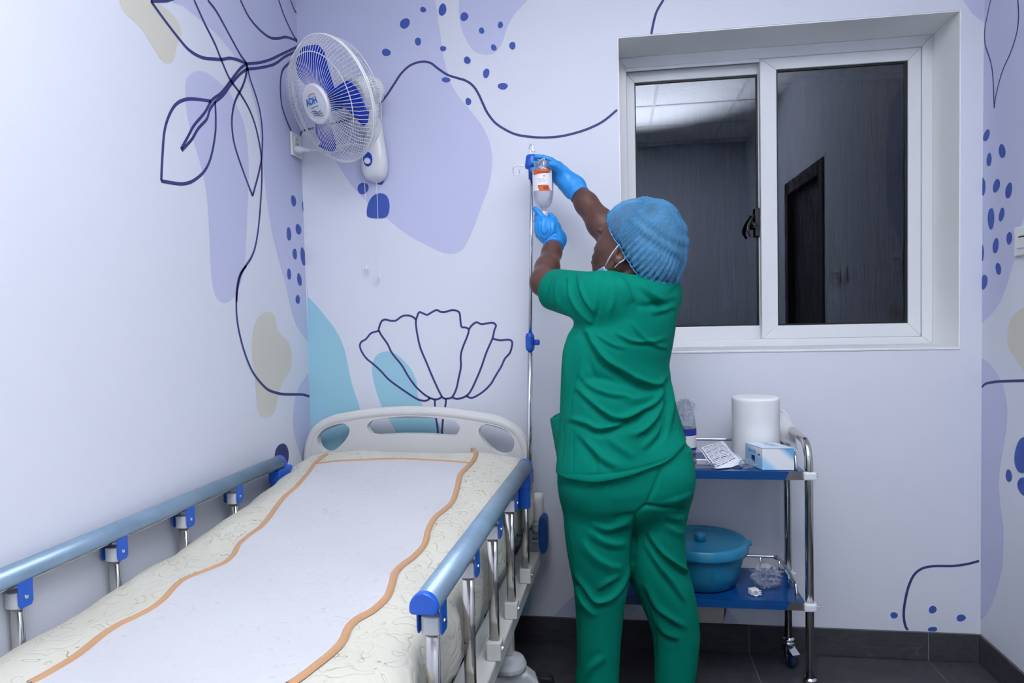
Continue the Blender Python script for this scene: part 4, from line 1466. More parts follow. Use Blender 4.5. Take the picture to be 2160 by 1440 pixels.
MB().lathe([(0.0, -0.030), (0.0095, -0.029), (0.0105, -0.022), (0.0105, -0.008), (0.0, -0.007)], (bc[0], bc[1], zbot), None, 20).build('stopper', M_MILK, drip, smooth=True)
va = math.atan2(CAM_C[1] - bc[1], CAM_C[0] - bc[0])


def wrap(name, poly, m, r):
    """flat print bent round the bottle; poly in (arc metres left of centre, height above bottle foot)"""
    V, F = [], []
    n = 14
    for i in range(n + 1):
        a, lo, hi = poly(i / n)
        V += [(bc[0] + r * math.cos(va - a / r), bc[1] + r * math.sin(va - a / r), zbot + lo), (bc[0] + r * math.cos(va - a / r), bc[1] + r * math.sin(va - a / r), zbot + hi)]
    for i in range(n):
        F.append((2 * i, 2 * i + 2, 2 * i + 3, 2 * i + 1))
    return obj(name, V, F, m, drip, smooth=True)


wrap('label', lambda t: (-0.036 + 0.082 * t, 0.058, Hh - 0.030), M_LABEL, BR + 0.0005)
wrap('label_band', lambda t: (-0.028 + 0.066 * t, Hh - 0.046 + 0.004 * (1 - t) + (0.004 if t > 0.95 or t < 0.05 else 0), Hh - 0.030), M_ORANGE, BR + 0.0008)
wrap('label_band', lambda t: (-0.024 + 0.042 * t, 0.055 + (0.0 if t < 0.85 else 0.012 * (t - 0.85) / 0.15), 0.055 + 0.020 * min(1, 0.3 + 5 * t)), M_ORANGE, BR + 0.0009)


def wrap_text(sx, size, a0, z0, m, name):
    tv, tf = text_mesh(sx, size)
    r = BR + 0.0013
    P = [(bc[0] + r * math.cos(va + (v[0] + a0) / r), bc[1] + r * math.sin(va + (v[0] + a0) / r), zbot + z0 + v[1]) for v in tv]
    obj(name, P, tf, m, drip)


wrap_text('D5', 0.018, -0.004, 0.090, mat('pale ink', lin((190, 186, 214)), 0.5), 'label_text')
wrap_text('DE', 0.0075, 0.004, 0.1035, M_INK, 'label_text')
wrap_text('D5W', 0.0085, 0.011, 0.0665, M_INK2, 'label_text')
for k in range(2):
    wrap('label_print', lambda t, k=k: (-0.016 + 0.015 * t, 0.060 + 0.006 * k, 0.0625 + 0.006 * k), M_INK2, BR + 0.0012)
wrap('label_print', lambda t: (-0.018 + 0.038 * t, Hh - 0.041, Hh - 0.0375), M_INK2, BR + 0.0011)
# hanger loop up to the hook
hk = np.array([bc[0] - 0.002, bc[1], zbot + Hh])
top = aty(1148, 338, BY)
MB().tube(spline([hk + (-0.012, 0, -0.004), hk + (-0.006, 0, 0.006), top + (0, 0, 0.006), hk + (0.008, 0, 0.006), hk + (0.014, 0, -0.004)], 5), 0.0016, 6).build('hanger_loop', M_MILK, drip, smooth=True)

# ================================================================== trolley
M_TRAY = mat('blue film', lin((4, 66, 132)), 0.16, 0.0, spec=0.5)
M_BARE = mat('brushed steel', (0.36, 0.34, 0.33), 0.3, 1.0)
TX0, TX1, TYF, TYB = 1.13, 1.757, -0.355, -0.085
TZ1, TZ0 = 0.712, 0.308                       # undersides of the two shelves
tr = tag(empty('utility_trolley', ((TX0 + TX1) / 2, (TYF + TYB) / 2, 0)), 'stainless two-shelf trolley with blue shelves under the window', 'trolley')
for x in (TX0, TX1):
    P = [(x, TYF, 0.095), (x, TYF, 0.745), (x, TYF + 0.004, 0.78), (x, TYF + 0.030, 0.815), (x, TYF + 0.075, 0.826), (x, TYB - 0.035, 0.828), (x, TYB - 0.008, 0.818), (x, TYB, 0.79), (x, TYB, 0.095)]
    Q = [np.array(P[0]), np.array(P[1])] + list(spline(P[1:8], 6)[1:]) + [np.array(P[8])]
    MB().tube(Q, 0.0125, 18).build('end_frame', M_STEEL, tr, smooth=True)


def shelf(z):
    sh = empty('shelf', parent=tr)
    sh.location = (0, 0, z)
    x0, x1, y0, y1 = TX0 + 0.014, TX1 - 0.014, TYF - 0.004, TYB + 0.004
    h = 0.026
    # tray with a turned-down apron
    m = MB()
    m.box((x0, y0, z + h - 0.003), (x1, y1, z + h)).build('tray_top', M_TRAY, sh)
    ch = 0.045
    for (ya, yb) in ((y0 - 0.001, y0 + 0.002), (y1 - 0.002, y1 + 0.001)):
        MB().add([(x0 + ch, ya, z), (x1 - ch - 0.01, ya, z), (x1 - ch, ya, z + h), (x0 + ch + 0.01, ya, z + h), (x0 + ch, yb, z), (x1 - ch - 0.01, yb, z), (x1 - ch, yb, z + h), (x0 + ch + 0.01, yb, z + h)],
                 [(0, 1, 2, 3), (7, 6, 5, 4), (0, 4, 5, 1), (1, 5, 6, 2), (2, 6, 7, 3), (3, 7, 4, 0)]).build('apron', M_TRAY, sh)
        MB().box((x0, ya + 0.0004, z), (x0 + ch + 0.012, yb - 0.0004, z + h - 0.0005)).build('bare_corner', M_BARE, sh)
        MB().box((x1 - ch - 0.012, ya + 0.0004, z), (x1, yb - 0.0004, z + h - 0.0005)).build('bare_corner', M_BARE, sh)
    for x in (x0, x1):
        MB().box((x - 0.001, y0, z), (x + 0.001, y1, z + h)).build('side_apron', M_BARE, sh)
    # clamps at the posts
    for x in (TX0, TX1):
        for y in (TYF, TYB):
            s_ = 1 if x == TX1 else -1
            cl = MB().box((x - 0.019, y - 0.019, z + 0.001), (x + 0.019, y + 0.019, z + h)).build('clamp', M_MILK, sh, bevel=0.005, bseg=3)
            MB().lathe([(0, 0), (0.0045, 0), (0.0045, 0.006), (0, 0.007)], (x + s_ * 0.019, y, z + h / 2), frame((s_, 0, 0)), 8).build('clamp_screw', M_CHROME, cl)
    # guard rail round three sides
    t = z + h + 0.05
    yb_, yf_ = y1 - 0.018, y0 + 0.018
    xg0, xg1 = x0 + 0.02, x1 - 0.02
    path = [(xg0, yf_, z + h), (xg0, yf_ + 0.004, z + h + 0.03), (xg0, yf_ + 0.035, t), (xg0, yb_ - 0.05, t), (xg0 + 0.015, yb_ - 0.012, t), (xg0 + 0.05, yb_, t),
            (xg1 - 0.05, yb_, t), (xg1 - 0.015, yb_ - 0.012, t), (xg1, yb_ - 0.05, t), (xg1, yf_ + 0.035, t), (xg1, yf_ + 0.004, z + h + 0.03), (xg1, yf_, z + h)]
    MB().tube(spline(path, 5), 0.0052, 10).build('guard_rail', M_CHROME, sh, smooth=True)
    for x, y in [(xg1 - 0.06, yb_), (xg1 - 0.005, yb_ - 0.035), (xg1, (yb_ + yf_) / 2 - 0.02), (xg0 + 0.06, yb_), ((xg0 + xg1) / 2, yb_)]:
        MB().tube([(x, y, z + h), (x, y, t)], 0.0032, 8).build('guard_pin', M_CHROME, sh, smooth=True)


shelf(TZ1)
shelf(TZ0)
M_TYRE = mat('blue grey tyre', lin((26, 50, 84)), 0.45)
for x in (TX0, TX1):
    for y in (TYF, TYB):
        cs = empty('caster', parent=tr)
        cs.location = Vector((x, y, 0)) - tr.location
        a = 0.35
        Rz = np.array([[math.cos(a), -math.sin(a), 0], [math.sin(a), math.cos(a), 0], [0, 0, 1]])
        MB().lathe([(0.0, 0.112), (0.008, 0.112), (0.008, 0.100), (0.019, 0.097), (0.021, 0.090), (0.015, 0.086), (0.021, 0.083), (0.021, 0.078), (0.0, 0.076)], (0, 0, 0), None, 20).build('swivel', M_CHROME, cs, smooth=True, local=True)
        for sd in (-1, 1):
            MB().prism([(-0.013, 0.080), (0.013, 0.080), (0.012, 0.05), (0.022, 0.026), (0.016, 0.018), (0.006, 0.020), (-0.006, 0.05)], sd * 0.0155 - 0.001, sd * 0.0155 + 0.001, Rz @ np.array([[0, 0, 1], [-1, 0, 0], [0, 1, 0]], float), (0, 0, 0)).build('fork', M_CHROME, cs, local=True)
        MB().lathe([(0.0, -0.011), (0.016, -0.011), (0.022, -0.009), (0.0245, -0.004), (0.0245, 0.004), (0.022, 0.009), (0.016, 0.011), (0.0, 0.011)], Rz @ np.array([0, -0.014, 0.0248]), Rz @ np.array([[0, 0, 1], [1, 0, 0], [0, 1, 0]], float), 24).build('wheel', M_TYRE, cs, smooth=True, local=True)
        pv = np.array([(-0.013, -0.012, 0.072), (0.013, -0.012, 0.072), (0.014, -0.046, 0.056), (-0.014, -0.046, 0.056)])
        m = MB().add(list(pv @ Rz.T) + list((pv + (0, 0, -0.0025)) @ Rz.T), [(0, 1, 2, 3), (7, 6, 5, 4), (0, 4, 5, 1), (1, 5, 6, 2), (2, 6, 7, 3), (3, 7, 4, 0)])
        m.build('brake_pedal', M_CHROME, cs, local=True)

ST = TZ1 + 0.0262          # top of the upper shelf
SB = TZ0 + 0.0262
# ------------------------------------------------------------------ things on the trolley
# big roll of cotton tissue
rc = aty(1594, 900, -0.172)
roll = tag(empty('tissue_roll', (rc[0], rc[1], ST)), 'tall white paper towel roll standing on the upper trolley shelf', 'paper roll')
ztop = aty(1592, 836, -0.172)[2]
RR = 0.0755
M_TISSUE = mat('tissue', (0.80, 0.81, 0.83), 0.85, bump=0.25, bscale=120, bdist=0.002, spec=0.1)
pr = [(0.0, 0.0005), (RR - 0.002, 0.0005), (RR, 0.004)]
for z in np.linspace(0.01, ztop - ST - 0.008, 24):
    pr.append((RR + 0.0004 * math.sin(z * 90) + 0.0005 * math.sin(z * 37), z))
pr += [(RR - 0.0015, ztop - ST - 0.002), (RR - 0.006, ztop - ST), (0.03, ztop - ST + 0.0005), (0.0, ztop - ST + 0.0005)]
MB().lathe(pr, (rc[0], rc[1], ST), None, 56).build('roll_body', M_TISSUE, roll, smooth=True)
# loose end hanging off the right side
G = []
for i, t in enumerate(np.linspace(0, 1, 14)):
    row = []
    for j, q in enumerate(np.linspace(0, 1, 12)):
        x = rc[0] + RR - 0.006 + 0.066 * t + 0.004 * math.sin(q * 5 + t * 3)
        y = rc[1] + 0.010 + 0.020 * t + 0.006 * math.sin(q * 7 + 2 * t)
        z = ST + 0.165 - 0.052 * t * t - 0.02 * t - q * (0.11 - 0.035 * t) + 0.006 * math.sin(5 * t + 3 * q)
        row.append((x, y, z))
    G.append(row)
o = MB().grid(G).build('loose_end', M_TISSUE, roll, smooth=True)
o.modifiers.new('s', 'SOLIDIFY').thickness = 0.0012
# carton of face masks
bx = tag(empty('mask_carton', (1.667, -0.26, ST)), 'white and light blue face mask carton on the upper trolley shelf', 'box')
p0, p1 = aty(1608, 992, -0.347), aty(1676, 992, -0.347)
wz = aty(1640, 947, -0.347)[2] - ST
bl_, br_ = p0[0], p1[0]
dep = 0.092
skew = -0.034
Vb = np.array([(bl_, -0.347, 0), (br_, -0.344, 0), (br_ + skew, -0.344 + dep, 0), (bl_ + skew, -0.347 + dep, 0)])
Vt = Vb + (0, 0, wz)
m_box = bpy.data.materials.new('carton print')
m_box.use_nodes = True
nt = m_box.node_tree
_b = nt.nodes['Principled BSDF']
_b.inputs['Roughness'].default_value = 0.4
tc = nt.nodes.new('ShaderNodeTexCoord')
sp = nt.nodes.new('ShaderNodeSeparateXYZ')
nt.links.new(tc.outputs['Object'], sp.inputs[0])
ma = nt.nodes.new('ShaderNodeMath'); ma.operation = 'MULTIPLY_ADD'; ma.inputs[1].default_value = 0.9
nt.links.new(sp.outputs[0], ma.inputs[0])
nt.links.new(sp.outputs[2], ma.inputs[2])
wv = nt.nodes.new('ShaderNodeTexNoise'); wv.inputs['Scale'].default_value = 12
nt.links.new(tc.outputs['Object'], wv.inputs['Vector'])
mb_ = nt.nodes.new('ShaderNodeMath'); mb_.operation = 'MULTIPLY_ADD'; mb_.inputs[1].default_value = 0.02
nt.links.new(wv.outputs['Fac'], mb_.inputs[0]); nt.links.new(ma.outputs[0], mb_.inputs[2])
cr_ = nt.nodes.new('ShaderNodeValToRGB')
mr = nt.nodes.new('ShaderNodeMapRange')
mr.inputs['From Min'].default_value = -0.06; mr.inputs['From Max'].default_value = 0.10
nt.links.new(mb_.outputs[0], mr.inputs['Value'])
el = cr_.color_ramp.elements
el[0].position = 0.0; el[0].color = (0.30, 0.58, 0.83, 1)
el[1].position = 1.0; el[1].color = (0.12, 0.42, 0.75, 1)
e = el.new(0.36); e.color = (0.34, 0.62, 0.85, 1)
e = el.new(0.50); e.color = (0.80, 0.83, 0.87, 1)
e = el.new(0.86); e.color = (0.80, 0.83, 0.87, 1)
nt.links.new(mr.outputs[0], cr_.inputs['Fac'])
nt.links.new(cr_.outputs[0], _b.inputs['Base Color'])
obj('carton_body', np.r_[Vb, Vt] + (0, 0, ST + 0.0005), [(3, 2, 1, 0), (4, 5, 6, 7), (0, 1, 5, 4), (1, 2, 6, 5), (2, 3, 7, 6), (3, 0, 4, 7)], m_box, bx, bevel=0.0012)
lid = np.array([Vt[0] + (0, -0.001, 0.0014), Vt[1] + (0, -0.001, 0.0010), Vt[2] + (0, 0, 0.0014), Vt[3] + (0, 0, 0.0014)]) + (0, 0, ST + 0.0005)
obj('lid_flap', np.r_[lid, lid + (0, 0, 0.0012)], [(3, 2, 1, 0), (4, 5, 6, 7), (0, 1, 5, 4), (1, 2, 6, 5), (2, 3, 7, 6), (3, 0, 4, 7)], mat('carton lid', lin((205, 222, 242)), 0.4, var=0.08, vscale=20), bx)
e1, e2 = nrm(lid[1] - lid[0]), nrm(lid[3] - lid[0])
for (a, b, w, d, m) in ((0.045, 0.06, 0.03, 0.012, M_TRAY), (0.045, 0.085, 0.02, 0.006, M_INK), (0.05, 0.04, 0.022, 0.005, M_INK)):
    o_ = lid[0] + (0, 0, 0.0016)
    obj('carton_print', [o_ + e1 * a + e2 * b, o_ + e1 * (a + w) + e2 * b, o_ + e1 * (a + w * 0.8) + e2 * (b + d), o_ + e1 * (a - w * 0.2) + e2 * (b + d)], [(0, 1, 2, 3)], m, bx)
sd = nrm(Vb[3] - Vb[0])
nn_ = np.array([-sd[1], sd[0], 0])
for k, (a, z0, w, h, m) in enumerate([(0.040, 0.016, 0.020, 0.022, M_TRAY), (0.012, 0.042, 0.010, 0.006, M_INK)] + [(0.036 + 0.009 * i, 0.046, 0.006, 0.0025, M_INK) for i in range(5)] + [(0.036 + 0.009 * i, 0.051, 0.006, 0.0025, M_INK) for i in range(5)]):
    o_ = Vb[0] + (0, 0, ST + z0) + nn_ * 0.0008
    obj('carton_print', [o_ + sd * a, o_ + sd * (a + w), o_ + sd * (a + w) + (0, 0, h), o_ + sd * a + (0, 0, h)], [(0, 3, 2, 1)], m, bx)

# gauze pouch leaning in the middle
pc = [aty(1474, 946, -0.27), aty(1524, 929, -0.24), aty(1571, 975, -0.30), aty(1513, 999, -0.345)]
pouch = tag(empty('gauze_pouch', (1.49, -0.29, ST)), 'crumpled white gauze pouch with fine blue print on the upper trolley shelf', 'pouch')
G = []
N1, N2 = 22, 18
for i in range(N1):
    t = i / (N1 - 1)
    row = []
    for j in range(N2):
        q = j / (N2 - 1)
        p = (pc[0] * (1 - t) + pc[3] * t) * (1 - q) + (pc[1] * (1 - t) + pc[2] * t) * q
        edge = math.sin(math.pi * t) * math.sin(math.pi * q)
        p = p + np.array([0.0015 * math.sin(9 * q + 4 * t), -0.004 * edge, 0.010 * edge ** 0.6 + 0.0022 * math.sin(11 * t + 6 * q)])
        p[2] = max(p[2], ST + 0.003)
        row.append(p)
    G.append(row)
G = np.array(G)
m = MB().grid(G)
under = G.copy()
under[1:-1, 1:-1, 2] -= 0.012
under[:, :, 2] = np.maximum(under[:, :, 2] - 0.0012, ST + 0.001)
m.grid(under[:, ::-1])
po = m.build('pouch_body', mat('pouch paper', (0.78, 0.80, 0.86), 0.5, bump=0.3, bscale=60, bdist=0.003), pouch, smooth=True)


def on_pouch(t, q):
    i, j = t * (N1 - 1), q * (N2 - 1)
    a, b = min(int(i), N1 - 2), min(int(j), N2 - 2)
    f, g = i - a, j - b
    return (G[a, b] * (1 - f) + G[a + 1, b] * f) * (1 - g) + (G[a, b + 1] * (1 - f) + G[a + 1, b + 1] * f) * g + np.array([0, -0.0004, 0.0009])


def pouch_line(t0, t1, q0, q1, w, m=M_INK):
    n = 8
    V, F = [], []
    across = abs(q1 - q0) > abs(t1 - t0)
    for k in range(n + 1):
        t, q = t0 + (t1 - t0) * k / n, q0 + (q1 - q0) * k / n
        if across:
            V += [on_pouch(t, q), on_pouch(min(1, t + w), q)]
        else:
            V += [on_pouch(t, q), on_pouch(t, min(1, q + w))]
    F = [(2 * k, 2 * k + 1, 2 * k + 3, 2 * k + 2) for k in range(n)]
    obj('pouch_print', V, F, m, po)


pouch_line(0.02, 0.86, 0.03, 0.03, 0.022)
pouch_line(0.02, 0.86, 0.93, 0.93, 0.022)
for k in range(17):
    t = 0.07 + 0.046 * k
    q_ = 0.10
    while q_ < 0.80:
        e_ = min(0.86, q_ + random.uniform(0.08, 0.3))
        pouch_line(t, t, q_, e_, 0.011 if k % 4 else 0.020)
        q_ = e_ + 0.03


def crumple(name, cx, cy, z0, sx, sy, sz, label, cat, m, seed, parent=None, parts=()):
    """crumpled clear film: a noisy folded shell"""
    r = np.random.default_rng(seed)
    bm = bmesh.new()
    bmesh.ops.create_icosphere(bm, subdivisions=4, radius=1.0)
    K = [(nrm(r.normal(size=3)), r.uniform(2, 11), r.uniform(0, 6.3), r.uniform(0.05, 0.30)) for _ in range(22)]
    for v in bm.verts:
        p = np.array(v.co)
        d = sum(a * (1 - abs(math.sin(f * (p @ k) + ph))) ** 2 for k, f, ph, a in K) - 0.9
        p = p * min(1.5, max(0.35, 0.78 + 0.62 * d))
        q = np.array([cx + p[0] * sx, cy + p[1] * sy, z0 + sz * (p[2] * 0.5 + 0.5)])
        q[2] = max(q[2], z0 + 0.001)
        v.co = q
    V = [tuple(v.co) for v in bm.verts]
    F = [tuple(v.index for v in f.verts) for f in bm.faces]
    bm.free()
    return obj(name, V, F, m, parent)


M_FILM = see_through('clear film', (0.97, 0.98, 1.0), 0.07, 0.10, 0.30)
# clear wrappers next to the pouch
w1 = crumple('clear_wrapper', 1.578, -0.335, ST, 0.030, 0.018, 0.035, '', '', M_FILM, 3)
tag(w1, 'crumpled clear plastic wrapper between the pouch and the mask carton', 'wrapper')
# water bottle half hidden behind the person
wc = aty(1446, 930, -0.20)
wbt = tag(empty('saline_bottle', (wc[0], wc[1], ST)), 'clear plastic bottle with blue-topped label, partly hidden behind the person', 'bottle')
zt = aty(1444, 838, -0.20)[2]
hgt = zt - ST
M_WB = see_through('clear plastic', (0.90, 0.93, 0.98), 0.16, 0.06, 0.32)
rb = 0.034
MB().lathe([(0.0, 0.001), (0.030, 0.001), (rb, 0.008)] + [(rb + 0.001 * math.sin(z * 300), z) for z in np.linspace(0.01, 0.125, 20)] + [(rb - 0.002, 0.135), (rb - 0.004, 0.15), (0.022, 0.18), (0.015, 0.19), (0.014, 0.20), (0.0, 0.202)], (wc[0], wc[1], ST), None, 30).build('bottle_body', M_WB, wbt, smooth=True)
MB().lathe([(0.0, 0.003), (rb - 0.003, 0.004), (rb - 0.003, 0.134), (0.0, 0.134)], (wc[0], wc[1], ST), None, 30).build('water', see_through('clear fluid', (0.92, 0.94, 0.97), 0.05), wbt, smooth=True)
MB().lathe([(rb + 0.0012, 0.035), (rb + 0.0012, 0.085)], (wc[0], wc[1], ST), None, 36, caps=False).build('label', M_LABEL, wbt, smooth=True)
MB().lathe([(rb + 0.0016, 0.085), (rb + 0.0016, 0.107)], (wc[0], wc[1], ST), None, 36, caps=False).build('label_band', mat('label blue', lin((30, 50, 150)), 0.4), wbt, smooth=True)
MB().lathe([(rb + 0.0016, 0.036), (rb + 0.0016, 0.045)], (wc[0], wc[1], ST), None, 36, caps=False).build('label_band', mat('label blue', lin((30, 50, 150)), 0.4), wbt, smooth=True)
# crumpled sleeve over its top
crumple('shrink_sleeve', wc[0], wc[1], ST + 0.125, 0.036, 0.036, hgt - 0.12, '', '', M_FILM, 12, wbt)
# clear tray on the shelf in front of it
tc_ = aty(1455, 985, -0.30)
ty = tag(empty('clear_tray', (tc_[0] + 0.02, -0.30, ST)), 'small clear plastic tray lying on the upper shelf beside the person', 'tray')
m = MB()
for (a, b, c0, d0) in ((0.0, 0.0, 0.035, 0.002), (0.0, 0.0, 0.035, 0.012)):
    pass
m.box((1.418, -0.33, ST + 0.0005), (1.478, -0.25, ST + 0.002)).box((1.418, -0.332, ST + 0.0005), (1.478, -0.329, ST + 0.014)).box((1.418, -0.251, ST + 0.0005), (1.478, -0.248, ST + 0.014)).box((1.416, -0.332, ST + 0.0005), (1.419, -0.248, ST + 0.014)).box((1.477, -0.332, ST + 0.0005), (1.480, -0.248, ST + 0.014))
m.build('tray_shell', see_through('clear tray', (0.86, 0.9, 0.97), 0.18, 0.05, 0.4), ty)
MB().box((1.410, -0.338, ST + 0.014), (1.486, -0.242, ST + 0.0155)).build('tray_rim', see_through('clear tray', (0.86, 0.9, 0.97), 0.18, 0.05, 0.4), ty)

# lidded basin on the lower shelf
M_TEAL = mat('teal plastic', lin((34, 124, 164)), 0.3, spec=0.5)
kc = aty(1487, 1200, -0.215)
KX = kc[0] - 0.01
basin = tag(empty('lidded_basin', (KX, -0.215, SB)), 'round teal plastic basin with lid on the lower trolley shelf', 'basin')
KR = 0.148
MB().lathe([(0.0, 0.001), (0.098, 0.001), (0.108, 0.006), (0.122, 0.05), (0.132, 0.095), (0.136, 0.118), (0.140, 0.121), (0.140, 0.125), (0.0, 0.125)], (KX, -0.215, SB), None, 56).build('basin_body', M_TEAL, basin, smooth=True)
lidb = MB().lathe([(0.142, 0.110), (0.147, 0.110), (0.1485, 0.118), (0.147, 0.141), (0.143, 0.146), (0.131, 0.146), (0.126, 0.141), (0.118, 0.1385), (0.05, 0.1375), (0.0, 0.1375)], (KX, -0.215, SB), None, 56, caps=False).build('basin_lid', M_TEAL, basin, smooth=True)
MB().lathe([(0.019, 0.137), (0.0175, 0.158), (0.0165, 0.162), (0.013, 0.164), (0.0, 0.1645)], (KX - 0.005, -0.215, SB), None, 28).build('lid_knob', M_TEAL, lidb, smooth=True)
MB().prism([(KR - 0.008, -0.02), (KR + 0.012, -0.012), (KR + 0.012, 0.012), (KR - 0.008, 0.02)], 0.128, 0.138, None, (KX, -0.215, SB)).build('lid_tab', M_TEAL, lidb, bevel=0.003)
bag = crumple('clear_bag', 1.646, -0.276, SB, 0.064, 0.040, 0.090, '', '', M_FILM, 21)
tag(bag, 'crumpled clear plastic bag on the lower trolley shelf', 'plastic bag')
pg = tag(empty('white_connector', (1.602, -0.315, SB)), 'small white plastic connector on the lower shelf in front of the bag', 'connector')
cR = np.array([[math.cos(0.4), -math.sin(0.4), 0], [math.sin(0.4), math.cos(0.4), 0], [0, 0, 1]])
MB().box((-0.016, -0.010, 0.001), (0.012, 0.012, 0.020), cR, (1.602, -0.312, SB)).build('connector_body', M_PLAST, pg, bevel=0.003)
MB().tube([(1.604 + 0.009 * math.cos(a), -0.327, SB + 0.0105 + 0.0085 * math.sin(a)) for a in np.linspace(0, 2 * math.pi, 16, endpoint=False)], 0.0026, 7, closed=True).build('connector_ring', M_PLAST, pg, smooth=True)
for a in range(3):
    MB().tube([(1.612, -0.318, SB + 0.004 + 0.006 * a), (1.622, -0.321, SB + 0.004 + 0.006 * a)], 0.0018, 6).build('connector_pin', M_PLAST, pg)

# ================================================================== the person
def smin(a, b, k):
    if k <= 0:
        return np.minimum(a, b)
    h = np.maximum(k - np.abs(a - b), 0.0) / k
    return np.minimum(a, b) - h * h * k * 0.25


class Field:
    """signed distance field on a grid, turned into one continuous surface"""

    def __init__(s, lo, hi, h):
        s.h = h
        s.o = np.array(lo, float)
        n = np.ceil((np.array(hi) - s.o) / h).astype(int) + 1
        s.ax = [s.o[i] + h * np.arange(n[i]) for i in range(3)]
        s.F = np.full(tuple(n), 0.5, np.float32)

    def region(s, lo, hi):
        sl = []
        for i in range(3):
            a = int(np.clip(math.floor((lo[i] - s.o[i]) / s.h), 0, len(s.ax[i]) - 1))
            b = int(np.clip(math.ceil((hi[i] - s.o[i]) / s.h) + 1, a + 1, len(s.ax[i])))
            sl.append(slice(a, b))
        sl = tuple(sl)
        X = s.ax[0][sl[0]][:, None, None].astype(np.float32)
        Y = s.ax[1][sl[1]][None, :, None].astype(np.float32)
        Z = s.ax[2][sl[2]][None, None, :].astype(np.float32)
        return sl, X, Y, Z

    def add(s, fn, lo, hi, k=0.0, op='u', pad=0.05):
        sl, X, Y, Z = s.region(np.array(lo) - pad, np.array(hi) + pad)
        d = fn(X, Y, Z).astype(np.float32)
        if op == 'u':
            s.F[sl] = smin(s.F[sl], d, k)
        elif op == 's':
            s.F[sl] = -smin(-s.F[sl], d, k)
        else:
            s.F[sl] = -smin(-s.F[sl], -d, k)

    def cone(s, p0, p1, r0, r1, k=0.0, op='u', flat=None):
        p0, p1 = np.array(p0, float), np.array(p1, float)
        v = p1 - p0
        L = v @ v + 1e-12

        def fn(X, Y, Z):
            t = np.clip(((X - p0[0]) * v[0] + (Y - p0[1]) * v[1] + (Z - p0[2]) * v[2]) / L, 0, 1)
            return np.sqrt((X - p0[0] - t * v[0]) ** 2 + (Y - p0[1] - t * v[1]) ** 2 + (Z - p0[2] - t * v[2]) ** 2) - (r0 + t * (r1 - r0))
        r = max(r0, r1)
        s.add(fn, np.minimum(p0, p1) - r, np.maximum(p0, p1) + r, k, op, pad=max(0.02, k * 1.5))

    def chain(s, P, R, k=0.0, k0=None):
        for i in range(len(P) - 1):
            s.cone(P[i], P[i + 1], R[i], R[i + 1], (k0 if (i == 0 and k0 is not None) else k))

    def ell(s, c, r, A=None, k=0.0, op='u'):
        c = np.array(c, float)
        r = np.array(r, float)
        A = np.eye(3) if A is None else np.asarray(A)

        def fn(X, Y, Z):
            q = [(X - c[0]) * A[0, i] + (Y - c[1]) * A[1, i] + (Z - c[2]) * A[2, i] for i in range(3)]
            k0 = np.sqrt(sum((q[i] / r[i]) ** 2 for i in range(3)))
            k1 = np.sqrt(sum((q[i] / r[i] ** 2) ** 2 for i in range(3))) + 1e-6
            return k0 * (k0 - 1.0) / k1
        m = max(r)
        s.add(fn, c - m, c + m, k, op, pad=max(0.02, k * 1.5))

    def loft(s, rows, k=0.0, n=2.3, shrink=0.0, op='u', zlo=None, zhi=None):
        """rows: (z, cx, cy, a, b, yaw) sorted by z"""
        R = np.array(sorted(rows))
        z0, z1 = (R[0, 0] if zlo is None else zlo), (R[-1, 0] if zhi is None else zhi)
        zz = np.linspace(R[0, 0], R[-1, 0], 160)
        # smooth interpolation of the rows
        cols = []
        for c in range(1, 6):
            y = np.interp(zz, R[:, 0], R[:, c])
            ker = np.hanning(13)
            ker /= ker.sum()
            yp = np.r_[np.full(6, y[0]), y, np.full(6, y[-1])]
            cols.append(np.convolve(yp, ker, 'valid'))

        def fn(X, Y, Z):
            z = np.clip(Z, R[0, 0], R[-1, 0])
            cx, cy, a, b, yw = [np.interp(z.ravel(), zz, c).reshape(z.shape).astype(np.float32) for c in cols]
            a = a - shrink
            b = b - shrink
            co, si = np.cos(yw), np.sin(yw)
            x, y = X - cx, Y - cy
            p, q = np.abs(x * co + y * si) / a, np.abs(-x * si + y * co) / b
            d = ((p ** n + q ** n) ** (1.0 / n) - 1.0) * np.minimum(a, b)
            return np.maximum(d, np.maximum(z0 - Z, Z - z1))
        m = max(R[:, 3].max(), R[:, 4].max()) + 0.02
        s.add(fn, (R[:, 1].min() - m, R[:, 2].min() - m, z0), (R[:, 1].max() + m, R[:, 2].max() + m, z1), k, op, pad=0.03)

    def mesh(s, smooth=2):
        F = s.F.copy()
        for a in range(3):
            sl = [slice(None)] * 3
            for e in (0, -1):
                sl[a] = e
                F[tuple(sl)] = np.maximum(F[tuple(sl)], 0.001)
        S = F < 0
        nx, ny, nz = F.shape
        c = np.zeros((nx - 1, ny - 1, nz - 1), np.int8)
        for dx in (0, 1):
            for dy in (0, 1):
                for dz in (0, 1):
                    c += S[dx:nx - 1 + dx, dy:ny - 1 + dy, dz:nz - 1 + dz]
        act = (c > 0) & (c < 8)
        idx = np.full(act.shape, -1, np.int64)
        I = np.argwhere(act)
        idx[act] = np.arange(len(I))
        acc = np.zeros((len(I), 3))
        cnt = np.zeros(len(I))
        i, j, k = I.T
        for a in range(3):
            for p in (0, 1):
                for q in (0, 1):
                    o0 = [0, 0, 0]
                    o0[(a + 1) % 3] = p
                    o0[(a + 2) % 3] = q
                    o1 = list(o0)
                    o1[a] = 1
                    f0 = F[i + o0[0], j + o0[1], k + o0[2]]
                    f1 = F[i + o1[0], j + o1[1], k + o1[2]]
                    m = (f0 < 0) != (f1 < 0)
                    t = f0[m] / (f0[m] - f1[m])
                    pos = np.tile(np.array(o0, float), (m.sum(), 1))
                    pos[:, a] = t
                    acc[m] += pos
                    cnt[m] += 1
        V = s.o + s.h * (I + acc / cnt[:, None])
        Q = []
